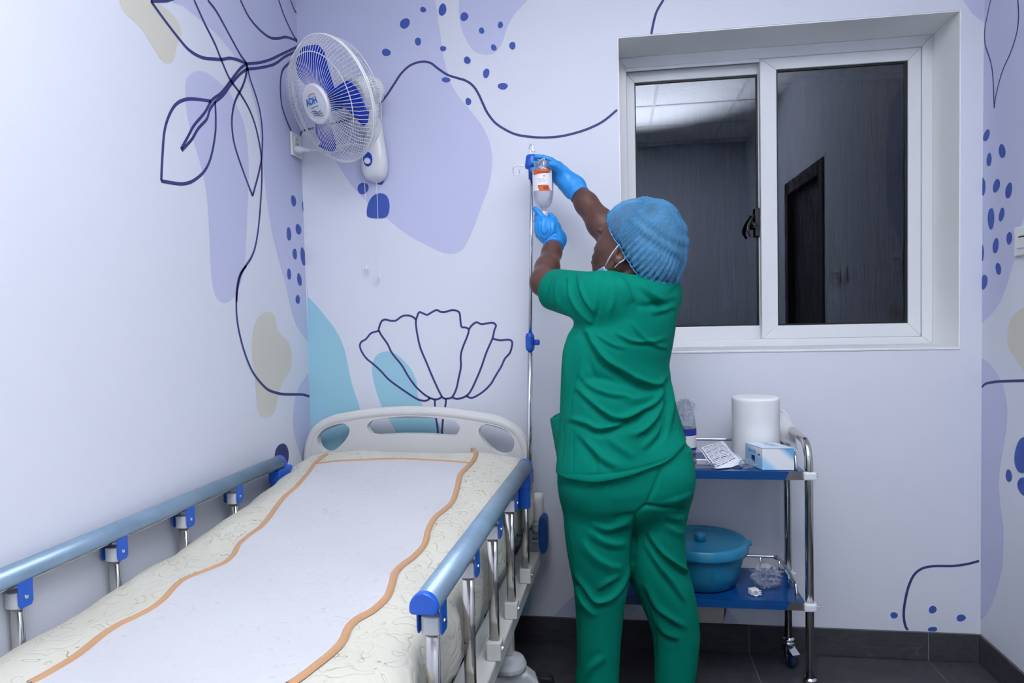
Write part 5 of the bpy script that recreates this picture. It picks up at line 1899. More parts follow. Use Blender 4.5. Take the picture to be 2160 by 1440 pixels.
        for a in range(3):
            b, e = (a + 1) % 3, (a + 2) % 3
            s0 = [slice(None)] * 3
            s1 = [slice(None)] * 3
            s0[a], s1[a] = slice(0, -1), slice(1, None)
            ch = S[tuple(s0)] != S[tuple(s1)]
            E = np.argwhere(ch)
            E = E[(E[:, b] >= 1) & (E[:, e] >= 1) & (E[:, b] < F.shape[b] - 1) & (E[:, e] < F.shape[e] - 1)]
            ins = S[E[:, 0], E[:, 1], E[:, 2]]

            def cell(db, de):
                C = E.copy()
                C[:, b] += db
                C[:, e] += de
                return idx[C[:, 0], C[:, 1], C[:, 2]]
            q = np.stack([cell(-1, -1), cell(0, -1), cell(0, 0), cell(-1, 0)], 1)
            q[~ins] = q[~ins][:, ::-1]
            Q.append(q)
        Q = np.concatenate(Q)
        Q = Q[(Q >= 0).all(1)]
        V = relax(V, Q, smooth)
        return V, Q


def relax(V, Q, it, lam=0.5, mu=-0.52):
    E = np.concatenate([Q[:, [0, 1]], Q[:, [1, 2]], Q[:, [2, 3]], Q[:, [3, 0]]])
    E = np.concatenate([E, E[:, ::-1]])
    deg = np.bincount(E[:, 0], minlength=len(V)).astype(float)[:, None] + 1e-9
    for _ in range(it):
        for w in (lam, mu):
            S = np.stack([np.bincount(E[:, 0], weights=V[E[:, 1], c], minlength=len(V)) for c in range(3)], 1)
            V = V + w * (S / deg - V)
    return V


def vnormals(V, Q):
    n = np.cross(V[Q[:, 2]] - V[Q[:, 0]], V[Q[:, 3]] - V[Q[:, 1]])
    N = np.zeros_like(V)
    for c in range(4):
        for a in range(3):
            N[:, a] += np.bincount(Q[:, c], weights=n[:, a], minlength=len(V))
    return N / (np.linalg.norm(N, axis=1)[:, None] + 1e-12)


def folds(V, Q, L):
    """cloth folds: ridges and creases along lines, pressed into the cloth (metres); (points, width px, height, lean)"""
    N = vnormals(V, Q)
    P = proj(V)
    face = np.clip(((CAM_C - V) * N).sum(1) / np.linalg.norm(CAM_C - V, axis=1) * 2.5, 0, 1)
    D = np.zeros(len(V))
    for pts, w, amp, lean in L:
        S = spline(np.array([(a, b, 0) for a, b in pts]), 28)[:, :2]
        lo, hi = S.min(0) - 4 * w, S.max(0) + 4 * w
        m = np.where((face > 0.01) & (P > lo).all(1) & (P < hi).all(1))[0]
        if not len(m):
            continue
        d2 = ((P[m][:, None, :] - S[None]) ** 2).sum(2)
        j = d2.argmin(1)
        d = np.sqrt(d2[np.arange(len(m)), j])
        T = np.gradient(S, axis=0)
        T /= np.linalg.norm(T, axis=1)[:, None] + 1e-9
        r = P[m] - S[j]
        sd = T[j, 0] * r[:, 1] - T[j, 1] * r[:, 0]          # + on the right of the direction of travel
        sd = np.sign(sd) * d
        ends = np.sin(np.pi * np.clip((j + 0.5) / len(S), 0.0, 1)) ** 0.6
        prof = np.exp(-(sd / w) ** 2) - lean * 0.7 * np.exp(-((sd - 1.5 * w) / (1.1 * w)) ** 2)
        D[m] += 1.7 * amp * prof * ends * face[m]
    return V + N * D[:, None]


def rows_px(rows, ratio, yaw, n_ext=()):
    """silhouette rows (v, u left, u right, y) into loft rows"""
    out = []
    for v, ul, ur, yc in rows:
        a, b = aty(ul, v, yc), aty(ur, v, yc)
        hw = (b[0] - a[0]) / 2
        k = math.sqrt(math.cos(yaw) ** 2 + (ratio * math.sin(yaw)) ** 2)
        A_ = hw / k
        out.append(((a[2] + b[2]) / 2, (a[0] + b[0]) / 2, yc, A_, A_ * ratio, yaw))
    return out


SKIN = mat('brown skin', lin((92, 62, 54)), 0.42, spec=0.4, bump=0.12, bscale=220, bdist=0.001, var=0.10, vscale=18)
GREEN = mat('green scrub cloth', lin((0, 120, 100)), 0.8, spec=0.08, bump=0.12, bscale=700, bdist=0.0006)
NITR = mat('blue nitrile', lin((36, 142, 222)), 0.38, spec=0.45, bump=0.15, bscale=160, bdist=0.0015)

YB_ = 0.60                                    # torso yaw: her back is turned to the right of the view
TOR = [(583, 1296, 1392, -0.535), (592, 1270, 1424, -0.535), (605, 1256, 1432, -0.535), (625, 1246, 1433, -0.54), (645, 1240, 1431, -0.54), (670, 1226, 1427, -0.54), (700, 1203, 1423, -0.54), (735, 1192, 1417, -0.54),
       (770, 1189, 1410, -0.54), (800, 1188, 1413, -0.54), (840, 1187, 1420, -0.54), (880, 1186, 1431, -0.54), (920, 1184, 1443, -0.54), (950, 1182, 1452, -0.54), (1000, 1180, 1457, -0.54), (1015, 1180, 1458, -0.54)]
torso = rows_px(TOR, 0.74, YB_)
SL = aty(1268, 618, -0.615)
SR = aty(1384, 618, -0.455)
EL = onray(1146, 594, SL, 0.262)
WL = onray(1171, 508, EL, 0.235)
WR = aty(1213, 398, -0.210)
ER = aty(1296, 508, -0.335)
NB = aty(1348, 592, -0.525)                  # neck base
# head frame
HF = nrm([-0.88, 0.44, 0.16])
HS = nrm(np.cross((0.03, 0, 1), HF))         # her left
HU = np.cross(HF, HS)
HC = aty(1330, 518, -0.50)
HA = np.stack([HF, HS, HU], 1)


def hl(f, s, u):
    return HC + HA @ np.array([f, s, u], float)


LEGL = [(990, 1181, 1330, -0.555), (1050, 1184, 1340, -0.56), (1090, 1189, 1341, -0.565), (1120, 1191, 1340, -0.565), (1160, 1196, 1337, -0.565), (1200, 1203, 1332, -0.565), (1240, 1211, 1324, -0.565), (1280, 1214, 1317, -0.565), (1320, 1216, 1313, -0.565), (1360, 1217, 1309, -0.565), (1400, 1217, 1307, -0.565), (1440, 1213, 1305, -0.565), (1530, 1210, 1303, -0.565), (1535, 1210, 1303, -0.565)]
LEGR = [(950, 1322, 1455, -0.53), (1000, 1326, 1460, -0.53), (1040, 1330, 1459, -0.53), (1070, 1334, 1454, -0.53), (1110, 1322, 1446, -0.525), (1150, 1318, 1445, -0.52), (1195, 1320, 1449, -0.515), (1225, 1330, 1460, -0.51), (1260, 1346, 1468, -0.505), (1300, 1364, 1474, -0.50), (1340, 1376, 1477, -0.495), (1380, 1380, 1473, -0.495), (1440, 1381, 1466, -0.495), (1515, 1381, 1462, -0.495), (1520, 1381, 1462, -0.495)]
legl = rows_px(LEGL, 1.0, 0.0)
legr = rows_px(LEGR, 1.0, 0.0)

# ---- body: one continuous skin surface
B = Field((0.86, -0.82, 0.02), (1.52, -0.16, 1.72), 0.0038)
B.loft(torso, 0.0, 2.2, shrink=0.022)
B.loft(legl, 0.03, 2.0, shrink=0.020)
B.loft(legr, 0.03, 2.0, shrink=0.020)
for S_, E_, W_, rs in ((SL + (0, 0, -0.022), EL, WL, (0.046, 0.043, 0.0385, 0.0365, 0.030, 0.0235)), (SR + (0, 0, -0.015), ER, WR, (0.046, 0.048, 0.046, 0.044, 0.036, 0.0285))):
    M1 = S_ * 0.5 + E_ * 0.5
    F1 = E_ * 0.68 + W_ * 0.32
    F2 = E_ * 0.3 + W_ * 0.7
    B.chain([S_, M1, E_, F1, F2, W_], rs, 0.02, 0.03)
    B.cone(W_, W_ + nrm(W_ - E_) * 0.04, rs[-1] * 0.95, rs[-1] * 0.8, 0.01)
B.ell(EL + np.array([0.0, -0.012, -0.012]), (0.030, 0.030, 0.030), None, 0.02)
# neck, shoulders
B.cone(hl(-0.025, 0, -0.045), NB + (0, 0, -0.03), 0.052, 0.060, 0.02)
B.cone(NB + (0, 0, -0.055), SL + (0, 0, -0.03), 0.050, 0.040, 0.03)
B.cone(NB + (0, 0, -0.055), SR + (0, 0, -0.03), 0.050, 0.040, 0.03)
# head
B.ell(hl(-0.008, 0, 0.022), (0.098, 0.076, 0.105), HA, 0.02)
B.ell(hl(0.040, 0, -0.030), (0.060, 0.060, 0.078), HA, 0.03)
B.ell(hl(0.066, 0, -0.052), (0.046, 0.040, 0.044), HA, 0.025)
for sd in (-1, 1):
    B.cone(hl(-0.005, sd * 0.056, -0.052), hl(0.050, sd * 0.034, -0.090), 0.020, 0.019, 0.025)        # jaw
    B.ell(hl(0.055, sd * 0.040, -0.015), (0.032, 0.022, 0.024), HA, 0.02)                            # cheek
    B.ell(hl(0.082, sd * 0.028, 0.034), (0.014, 0.024, 0.009), HA, 0.014)                            # brow
B.cone(hl(0.050, 0.0, -0.092), hl(0.092, 0, -0.082), 0.022, 0.016, 0.02)                             # chin
for sd in (-1, 1):
    B.ell(hl(0.094, sd * 0.031, 0.012), (0.016, 0.016, 0.011), HA, 0.012, 's')                       # eye sockets
    B.ell(hl(0.0795, sd * 0.031, 0.010), (0.0125, 0.0150, 0.0115), HA, 0.004)                        # lids over the eyeball
B.cone(hl(0.090, 0, 0.020), hl(0.103, 0, -0.016), 0.008, 0.0115, 0.012)                              # nose
B.ell(hl(0.104, 0, -0.020), (0.012, 0.012, 0.0095), HA, 0.006)
for sd in (-1, 1):
    B.ell(hl(0.096, sd * 0.0125, -0.024), (0.011, 0.008, 0.0085), HA, 0.005)
B.ell(hl(0.103, 0, -0.0450), (0.0135, 0.024, 0.0078), HA, 0.006)                                     # lips
B.ell(hl(0.105, 0, -0.0600), (0.0135, 0.021, 0.0088), HA, 0.006)
B.ell(hl(0.122, 0, -0.0525), (0.010, 0.026, 0.0018), HA, 0.004, 's')
# ears: outer shell, hollow, lobe
for sd in (-1, 1):
    ax = np.stack([nrm(HF * 0.93 + HS * sd * 0.35), nrm(HS * sd * 0.93 - HF * 0.35), HU], 1)
    ec = hl(-0.010, sd * 0.074, -0.026)
    B.ell(ec, (0.0195, 0.0085, 0.0300), ax, 0.006)
    B.ell(ec + ax @ np.array([0.004, 0.0085, 0.004]), (0.0115, 0.0065, 0.0190), ax, 0.003, 's')
    B.ell(ec + ax @ np.array([0.008, 0.004, -0.022]), (0.0085, 0.0055, 0.0100), ax, 0.006)
    B.ell(ec + ax @ np.array([0.015, 0.003, 0.001]), (0.005, 0.005, 0.007), ax, 0.004)
    B.ell(ec + ax @ np.array([0.0045, 0.0035, -0.001]), (0.0045, 0.006, 0.0065), ax, 0.003, 's')
BV, BQ = B.mesh(2)
person = obj('person', BV, BQ, SKIN, None, smooth=True)
person['label'] = 'person in green scrubs, blue gloves and hair cap reaching up to the drip bottle'
person['category'] = 'person'
del B

# eyes: small balls under the lids
M_EYE = mat('eye white', (0.72, 0.70, 0.68), 0.15)
M_IRIS = mat('dark iris', (0.012, 0.008, 0.006), 0.1)
for sd in (-1, 1):
    ec = hl(0.0835, sd * 0.031, 0.0095)
    ey = MB().lathe([(0.0095 * math.sin(a), 0.0095 * math.cos(a)) for a in np.linspace(0, math.pi, 12)], ec, frame(HF), 16, caps=False).build('eye', M_EYE, person, smooth=True)
    MB().lathe([(0.0, 0.0101), (0.003, 0.0097), (0.0048, 0.0086)], ec, frame(HF), 14, caps=False).build('iris', M_IRIS, ey, smooth=True)

# ---- scrub top
T = Field((0.88, -0.84, 0.68), (1.52, -0.26, 1.45), 0.0034)
T.loft(torso, 0.0, 2.25, zlo=0.68)
T.cone(NB + (0, 0, -0.064), SL + (0, 0, -0.012), 0.066, 0.060, 0.04)
T.cone(NB + (0, 0, -0.064), SR + (0, 0, -0.010), 0.066, 0.060, 0.04)
# left sleeve: loose tube ending just above the elbow
AX = nrm(EL - SL)
SLEN = np.linalg.norm(EL - SL)
e1 = SL + AX * (SLEN * 0.90)


def sleeve(S_, E_, r0, r1, cut, sag):
    ax = nrm(E_ - S_)
    L_ = np.linalg.norm(E_ - S_)
    p1 = S_ + ax * (L_ * cut + 0.04) + np.array([0, 0, -sag])

    def fn(X, Y, Z):
        v = p1 - S_
        LL = v @ v
        t = np.clip(((X - S_[0]) * v[0] + (Y - S_[1]) * v[1] + (Z - S_[2]) * v[2]) / LL, 0, 1)
        d = np.sqrt((X - S_[0] - t * v[0]) ** 2 + (Y - S_[1] - t * v[1]) ** 2 + (Z - S_[2] - t * v[2]) ** 2) - (r0 + t * (r1 - r0))
        q = S_ + ax * L_ * cut
        pl_ = (X - q[0]) * ax[0] + (Y - q[1]) * ax[1] + (Z - q[2]) * ax[2]
        d = np.maximum(d, pl_)
        # hollow mouth
        inn = np.sqrt((X - S_[0] - t * v[0]) ** 2 + (Y - S_[1] - t * v[1]) ** 2 + (Z - S_[2] - t * v[2]) ** 2) - (r0 + t * (r1 - r0) - 0.008)
        mouth = np.maximum(inn, -(pl_ + 0.05))
        return np.maximum(d, -mouth)
    T.add(fn, np.minimum(S_, p1) - 0.12, np.maximum(S_, p1) + 0.12, 0.035)


sleeve(SL + np.array([0.0, 0.0, -0.018]), EL, 0.074, 0.060, 0.79, 0.016)
sleeve(SR + np.array([0, 0, -0.006]), ER, 0.066, 0.062, 0.62, 0.0)


# round neckline
def neckcut(X, Y, Z):
    p = NB + np.array([0.0, 0.0, 0.006])
    ax = nrm(np.array([-0.10, 0.12, 1.0]))
    t = (X - p[0]) * ax[0] + (Y - p[1]) * ax[1] + (Z - p[2]) * ax[2]
    r2 = (X - p[0] - t * ax[0]) ** 2 + (Y - p[1] - t * ax[1]) ** 2 + (Z - p[2] - t * ax[2]) ** 2
    return np.maximum(np.sqrt(r2) - 0.066, -t - 0.02)


for u, v, y, rx, rz in ((1268, 1022, -0.630, 0.108, 0.105), (1402, 1000, -0.592, 0.088, 0.098)):
    T.ell(aty(u, v, y), (rx, 0.080, rz), None, 0.05)
T.add(neckcut, NB - 0.12, NB + 0.15, 0.006, 's')


# hem: cut by a slanting, slightly curved edge
def hemz(X):
    xs_ = [aty(u, v, -0.655) for u, v in ((1160, 1003), (1182, 1004), (1260, 1006), (1340, 994), (1395, 978), (1420, 965), (1452, 943), (1475, 930))]
    return np.interp(X, [p[0] for p in xs_], [p[2] for p in xs_])


T.add(lambda X, Y, Z: (hemz(X.ravel()).reshape(X.shape) - 0.10 * np.maximum(Y + 0.60, 0)) - Z + 0 * Y, (0.88, -0.84, 0.66), (1.52, -0.3, 1.0), 0.004, 'i')
TV, TQ = T.mesh(2)
k3 = lambda p: crop(1120, 520, 3.0, p)
TOPF = [
    (k3([(345, 520), (400, 620), (480, 715), (580, 785), (700, 850), (800, 870), (870, 810)]), 7, 0.010, 1.3),
    (k3([(290, 890), (370, 965), (480, 1055), (570, 1085), (680, 1040), (780, 980), (860, 860)]), 6, 0.0085, 1.0),
    (k3([(240, 1085), (350, 1115), (430, 1150), (560, 1120), (700, 1045)]), 6, 0.0075, 1.0),
    (k3([(300, 1170), (390, 1270), (470, 1350), (560, 1395)]), 8, 0.006, 0.6),
    (k3([(860, 890), (810, 1000), (740, 1120), (640, 1230)]), 8, 0.006, -0.7),
    (k3([(430, 150), (442, 250), (425, 400), (385, 505)]), 2.6, -0.0035, 0.0),
    (k3([(235, 195), (255, 310), (320, 420), (392, 488)]), 4.5, 0.007, 1.1),
    (k3([(300, 165), (310, 240), (340, 330), (400, 420)]), 4.5, 0.005, 0.9),
    (k3([(150, 330), (220, 400), (300, 450), (380, 500)]), 6, 0.004, -0.6),
    (k3([(550, 185), (600, 260), (650, 350)]), 6, 0.0055, -0.8),
    (k3([(690, 235), (780, 310), (840, 340), (900, 300)]), 7, 0.006, 1.0),
    (k3([(930, 255), (850, 340), (760, 375), (660, 370)]), 7, -0.005, 0.0),
    (k3([(540, 545), (640, 595), (760, 600), (860, 575)]), 5, 0.0035, 0.8),
    (k3([(520, 740), (600, 800), (660, 830)]), 6, -0.004, 0.0),
    (k3([(345, 610), (300, 750), (262, 900), (247, 1080)]), 2.4, -0.0030, 0.0),
    (k3([(268, 1150), (262, 1280), (262, 1430)]), 2.4, -0.0028, 0.0),
    (k3([(200, 1080), (200, 1250), (180, 1400)]), 2.6, -0.0030, 0.0),
    (k3([(880, 760), (890, 920), (880, 1060), (850, 1230)]), 7, 0.006, 0.9),
    (k3([(930, 950), (950, 1080), (985, 1230)]), 6, 0.004, -0.6),
    (k3([(360, 540), (350, 640), (370, 760), (420, 860)]), 8, -0.005, 0.0),
    (k3([(300, 850), (420, 830), (560, 860), (700, 900)]), 9, -0.004, 0.0),
    (k3([(240, 560), (225, 700), (225, 900)]), 6, 0.004, 0.7),
    (k3([(480, 1200), (560, 1270), (660, 1330)]), 9, 0.004, 0.6),
    (k3([(640, 480), (700, 560), (790, 620), (870, 640)]), 5, 0.0028, 0.8),
    (k3([(400, 600), (450, 700), (540, 780)]), 4, 0.0030, -0.8),
    (k3([(420, 560), (520, 620), (600, 640)]), 4.5, 0.0025, 0.8),
    (k3([(300, 800), (380, 880), (500, 930), (620, 940)]), 6, 0.0035, 0.8),
    (k3([(560, 930), (660, 960), (760, 930), (840, 860)]), 5, 0.0035, -0.9),
    (k3([(620, 1200), (720, 1150), (800, 1060), (850, 960)]), 6, 0.0045, 0.9),
    (k3([(350, 1220), (420, 1320), (440, 1420)]), 6, 0.0035, 0.8),
    (k3([(700, 1280), (780, 1200), (840, 1100)]), 7, 0.0040, 0.8),
    (k3([(500, 230), (520, 320), (500, 420)]), 6, 0.0030, 0.8),
    (k3([(170, 200), (160, 300), (190, 380)]), 5, 0.0035, 0.8),
    (k3([(128, 190), (106, 260), (98, 330), (125, 400)]), 2.6, -0.0022, 0.0),
    (k3([(760, 420), (840, 400), (905, 370)]), 6, 0.0030, 0.8),
    ([(1183, 999), (1262, 1001), (1340, 989), (1396, 973), (1421, 960), (1450, 940)], 2.2, -0.0022, 0.0),
]
TV = folds(TV, TQ, TOPF)
TV = relax(TV, TQ, 2)
top_o = obj('scrub_top', TV, TQ, GREEN, person, smooth=True)
del T
# hip pocket standing open on her left front
pk = [aty(1160, 883, -0.50), aty(1190, 872, -0.56), aty(1190, 1000, -0.575), aty(1179, 990, -0.53)]
G = []
for t in np.linspace(0, 1, 16):
    row = []
    for q in np.linspace(0, 1, 8):
        p = (pk[0] * (1 - t) + pk[3] * t) * (1 - q) + (pk[1] * (1 - t) + pk[2] * t) * q
        p = p + np.array([-0.006 * math.sin(math.pi * q) * (1 - t), -0.014 * math.sin(math.pi * q), 0])
        row.append(p)
    G.append(row)
G = np.array(G)
back = G + np.array([0.012, 0.055, 0.004])
back[-1] = G[-1]
m = MB().grid(G).grid(back[:, ::-1])
m.grid(np.stack([back[:, 0], G[:, 0]], 1)).grid(np.stack([G[:, -1], back[:, -1]], 1))
o = m.build('pocket', GREEN, top_o, smooth=True)
o.modifiers.new('s', 'SOLIDIFY').thickness = 0.002

# ---- scrub trousers
T = Field((0.93, -0.80, 0.03), (1.52, -0.30, 0.95), 0.0036)
T.loft(legl, 0.0, 2.1, zlo=0.045)
T.loft(legr, 0.008, 2.1, zlo=0.045)
hips = rows_px([(860, 1205, 1420, -0.54), (900, 1196, 1436, -0.54), (940, 1190, 1448, -0.54), (980, 1186, 1456, -0.545), (1020, 1184, 1459, -0.545), (1050, 1192, 1450, -0.545), (1075, 1210, 1430, -0.545), (1100, 1240, 1400, -0.545), (1120, 1285, 1365, -0.545), (1132, 1312, 1345, -0.545)], 0.74, 0.30)
T.loft(hips, 0.03, 2.2)
for u, v, y, rx, rz in ((1268, 1022, -0.625, 0.098, 0.095), (1402, 1008, -0.585, 0.078, 0.088)):
    T.ell(aty(u, v, y), (rx, 0.075, rz), None, 0.03)
TV, TQ = T.mesh(2)
k4 = lambda p: crop(1150, 960, 3.0, p)
TRF = [
    (k4([(285, 425), (390, 455), (480, 430), (545, 410)]), 5, 0.0055, -1.0),
    (k4([(275, 470), (360, 530), (440, 555), (520, 550)]), 5, 0.005, -0.9),
    (k4([(230, 530), (300, 620), (400, 690), (490, 715)]), 6, 0.005, -0.8),
    (k4([(180, 745), (250, 830), (320, 920), (410, 905), (490, 820), (545, 700)]), 6, 0.008, 1.0),
    (k4([(200, 830), (250, 930), (320, 1020)]), 6, 0.006, -0.8),
    (k4([(330, 850), (400, 800), (470, 760)]), 6, 0.004, 0.7),
    (k4([(650, 480), (720, 590), (820, 680), (890, 735), (925, 790)]), 5.5, 0.0085, 1.0),
    (k4([(640, 560), (720, 690), (820, 820), (890, 930)]), 7, 0.006, 0.8),
    (k4([(640, 820), (700, 950), (800, 1030), (890, 1090)]), 7, 0.006, 0.8),
    (k4([(700, 1050), (760, 1120), (850, 1160)]), 7, 0.004, 0.7),
    (k4([(568, 378), (640, 322), (760, 335), (890, 342)]), 4, -0.0045, 0.0),
    (k4([(750, 300), (850, 275), (925, 240)]), 5, 0.003, -0.8),
    (k4([(760, 380), (840, 395), (885, 400)]), 5, 0.004, -0.8),
    (k4([(760, 440), (830, 480), (885, 490)]), 5, 0.004, -0.8),
    (k4([(568, 370), (566, 480), (556, 640), (548, 740)]), 4, -0.008, 0.0),
    (k4([(440, 395), (500, 385), (565, 370)]), 4, -0.005, 0.0),
    (k4([(740, 60), (700, 180), (640, 320)]), 4, -0.004, 0.0),
    (k4([(210, 960), (205, 1150), (215, 1350)]), 3, -0.003, 0.0),
    (k4([(650, 960), (690, 1150), (700, 1400)]), 3, -0.004, 0.0),
    (k4([(380, 1270), (300, 1330), (240, 1410)]), 8, 0.005, 0.6),
    (k4([(120, 300), (135, 480), (170, 700)]), 3, -0.0025, 0.0),
]
TV = folds(TV, TQ, TRF)
TV = relax(TV, TQ, 2)
obj('scrub_trousers', TV, TQ, GREEN, person, smooth=True)
del T

# ---- shoes
M_SHOE = mat('white clog', (0.62, 0.63, 0.65), 0.4)
for (fx, fy, ang) in ((legl[0][1], -0.55, 0.45), (legr[0][1] + 0.005, -0.47, 0.15)):
    d = np.array([-math.sin(ang), math.cos(ang), 0])
    sd = np.array([d[1], -d[0], 0])
    G = []
    for t in np.linspace(0, 1, 18):
        hw = np.interp(t, [0, .08, .3, .55, .78, .93, 1], [0.012, 0.030, 0.034, 0.040, 0.045, 0.032, 0.010])
        hh = np.interp(t, [0, .08, .3, .5, .7, .9, 1], [0.040, 0.062, 0.072, 0.066, 0.056, 0.042, 0.022])
        cpt = np.array([fx, fy, 0]) + d * (-0.08 + 0.24 * t)
        row = []
        for a in np.linspace(0, 2 * math.pi, 20, endpoint=False):
            x = hw * math.copysign(abs(math.cos(a)) ** 0.7, math.cos(a))
            z = 0.001 + hh * (0.5 + 0.5 * math.copysign(abs(math.sin(a)) ** 0.6, math.sin(a)))
            row.append(cpt + sd * x + np.array([0, 0, z]))
        G.append(row)
    m = MB().grid(G, closed_v=True)
    m.F.append(tuple(range(20))); m.F.append(tuple(range(17 * 20, 18 * 20))[::-1])
    m.build('shoe', M_SHOE, person, smooth=True)

# ---- gloves with five fingers
def glove(name, wrist, elbow, fingers, thumb, radii, cuff_r, palm_extra=()):
    pts = np.array([p for f in fingers for p in f] + list(thumb) + [wrist])
    G_ = Field(pts.min(0) - 0.06, pts.max(0) + 0.06, 0.0022)
    ax = nrm(elbow - wrist)
    G_.cone(wrist + ax * 0.030, wrist - ax * 0.012, cuff_r, cuff_r * 0.97, 0.0)
    for i, f in enumerate(fingers):
        r = radii[i]
        G_.cone(wrist - ax * 0.010, f[0], cuff_r * 0.72, r * 1.45, 0.030)
    for i in range(len(fingers) - 1):
        G_.cone(fingers[i][0] * 0.8 + wrist * 0.2, fingers[i + 1][0] * 0.8 + wrist * 0.2, radii[i] * 1.4, radii[i + 1] * 1.4, 0.012)
    for p, r in palm_extra:
        G_.ell(p, (r, r, r), None, 0.015)
    for i, f in enumerate(fingers):
        r = radii[i]
        G_.chain(f, [r * 1.18, r * 1.06, r * 0.98, r * 0.84][:len(f)], 0.0015, 0.008)
    G_.chain(thumb, [0.017, 0.0125, 0.0108, 0.0092][:len(thumb)], 0.002, 0.012)
    # rolled cuff edge
    u = nrm(np.cross(ax, (0.3, 0.2, 1)))
    w = np.cross(ax, u)
    V, Q = G_.mesh(2)
    N = vnormals(V, Q)
    # wrinkles that run round the wrist
    t = (V - wrist) @ ax
    wr = 0.0012 * np.sin(t * 420 + 9 * np.sin(V[:, 0] * 90) + 6 * np.sin(V[:, 2] * 70)) * np.clip((t + 0.022) / 0.03, 0, 1)
    V = V + N * wr[:, None]
    g = obj(name, V, Q, NITR, person, smooth=True)
    ring = [wrist + ax * 0.034 + (u * math.cos(a) + w * math.sin(a)) * (cuff_r * (1.06 + 0.10 * math.sin(2 * a + 1))) + ax * 0.006 * math.sin(a + 0.5) for a in np.linspace(0, 2 * math.pi, 40, endpoint=False)]
    MB().tube(ring, 0.0030, 8, closed=True).build('cuff_bead', NITR, g, smooth=True)
    return g


A3 = lambda u, v, y: aty(u, v, y + 0.045)
fr_ = [[A3(1178, 350, -0.244), A3(1163, 338, -0.240), A3(1146, 332, -0.238), A3(1131, 330, -0.238)],
       [A3(1176, 360, -0.236), A3(1158, 349, -0.226), A3(1140, 344, -0.222), A3(1124, 342, -0.224)],
       [A3(1177, 371, -0.232), A3(1158, 364, -0.222), A3(1138, 359, -0.219), A3(1122, 357, -0.220)],
       [A3(1180, 381, -0.232), A3(1164, 377, -0.222), A3(1148, 373, -0.218), A3(1135, 370, -0.218)]]
thr = [A3(1193, 372, -0.262), A3(1181, 357, -0.280), A3(1172, 349, -0.290), A3(1161, 346, -0.298)]
glove('glove', WR, ER, fr_, thr, (0.0095, 0.0098, 0.0094, 0.0082), 0.0315, [(A3(1192, 378, -0.252), 0.026), (A3(1186, 368, -0.246), 0.022)])
wl_y = WL[1]
fl_ = [[A3(1150, 466, -0.305), A3(1141, 454, -0.302), A3(1134, 446, -0.298), A3(1128, 440, -0.292)],
       [A3(1143, 474, -0.303), A3(1135, 463, -0.298), A3(1132, 457, -0.285), A3(1134, 453, -0.270)],
       [A3(1139, 484, -0.300), A3(1133, 474, -0.292), A3(1131, 467, -0.276), A3(1135, 462, -0.262)],
       [A3(1142, 495, -0.298), A3(1136, 487, -0.288), A3(1135, 480, -0.273), A3(1139, 475, -0.262)]]
thl = [A3(1174, 496, -0.300), A3(1175, 478, -0.296), A3(1169, 464, -0.290), A3(1161, 454, -0.282)]
glove('glove', WL, EL, fl_, thl, (0.0095, 0.0098, 0.0094, 0.0084), 0.0275, [(A3(1158, 484, -0.306), 0.028), (A3(1163, 474, -0.300), 0.022)])

# ---- bouffant cap, hair under it
CAPN = nrm(HF - 0.95 * HU)
M_HAIR = mat('black hair', (0.008, 0.007, 0.007), 0.6, bump=0.6, bscale=120, bdist=0.004)
Hh_ = Field(HC - 0.24, HC + 0.24, 0.004)
Hh_.ell(hl(-0.050, 0, 0.005), (0.110, 0.091, 0.126), HA)
Hh_.ell(hl(-0.075, 0.005, -0.055), (0.074, 0.070, 0.074), HA, 0.04)
pcut = hl(0.006, 0, 0.0)
Hh_.add(lambda X, Y, Z: (X - pcut[0]) * CAPN[0] + (Y - pcut[1]) * CAPN[1] + (Z - pcut[2]) * CAPN[2], HC - 0.24, HC + 0.24, 0.012, 'i')
V, Q = Hh_.mesh(2)
obj('hair', V, Q, M_HAIR, person, smooth=True)
C_ = Field(HC - 0.25, HC + 0.25, 0.0034)
C_.ell(hl(-0.050, 0.0, 0.006), (0.118, 0.098, 0.134), HA)
C_.ell(hl(-0.075, 0.005, -0.055), (0.082, 0.078, 0.082), HA, 0.04)
C_.ell(hl(-0.008, 0, 0.022), (0.103, 0.082, 0.111), HA, 0.02)
p2 = hl(0.000, 0, 0.0)
C_.add(lambda X, Y, Z: (X - p2[0]) * CAPN[0] + (Y - p2[1]) * CAPN[1] + (Z - p2[2]) * CAPN[2], HC - 0.25, HC + 0.25, 0.012, 'i')
for sd in (-1, 1):
    C_.ell(hl(0.010, sd * 0.085, -0.030), (0.030, 0.045, 0.036), HA, 0.008, 's')
V, Q = C_.mesh(2)
N = vnormals(V, Q)
cu = nrm(np.cross(CAPN, HS))
r_ = V - hl(-0.02, 0, 0.0)
th = np.arctan2(r_ @ HS, r_ @ cu)
dist = -(V - p2) @ CAPN
amp = 0.0030 * np.exp(-np.clip(dist - 0.004, 0, 1) / 0.045) + 0.0009
pl_ = np.sin(52 * th + 2.5 * np.sin(5 * th) + 30 * dist) + 0.5 * np.sin(23 * th + 11 * dist / 0.05)
V = V + N * (amp * pl_)[:, None]
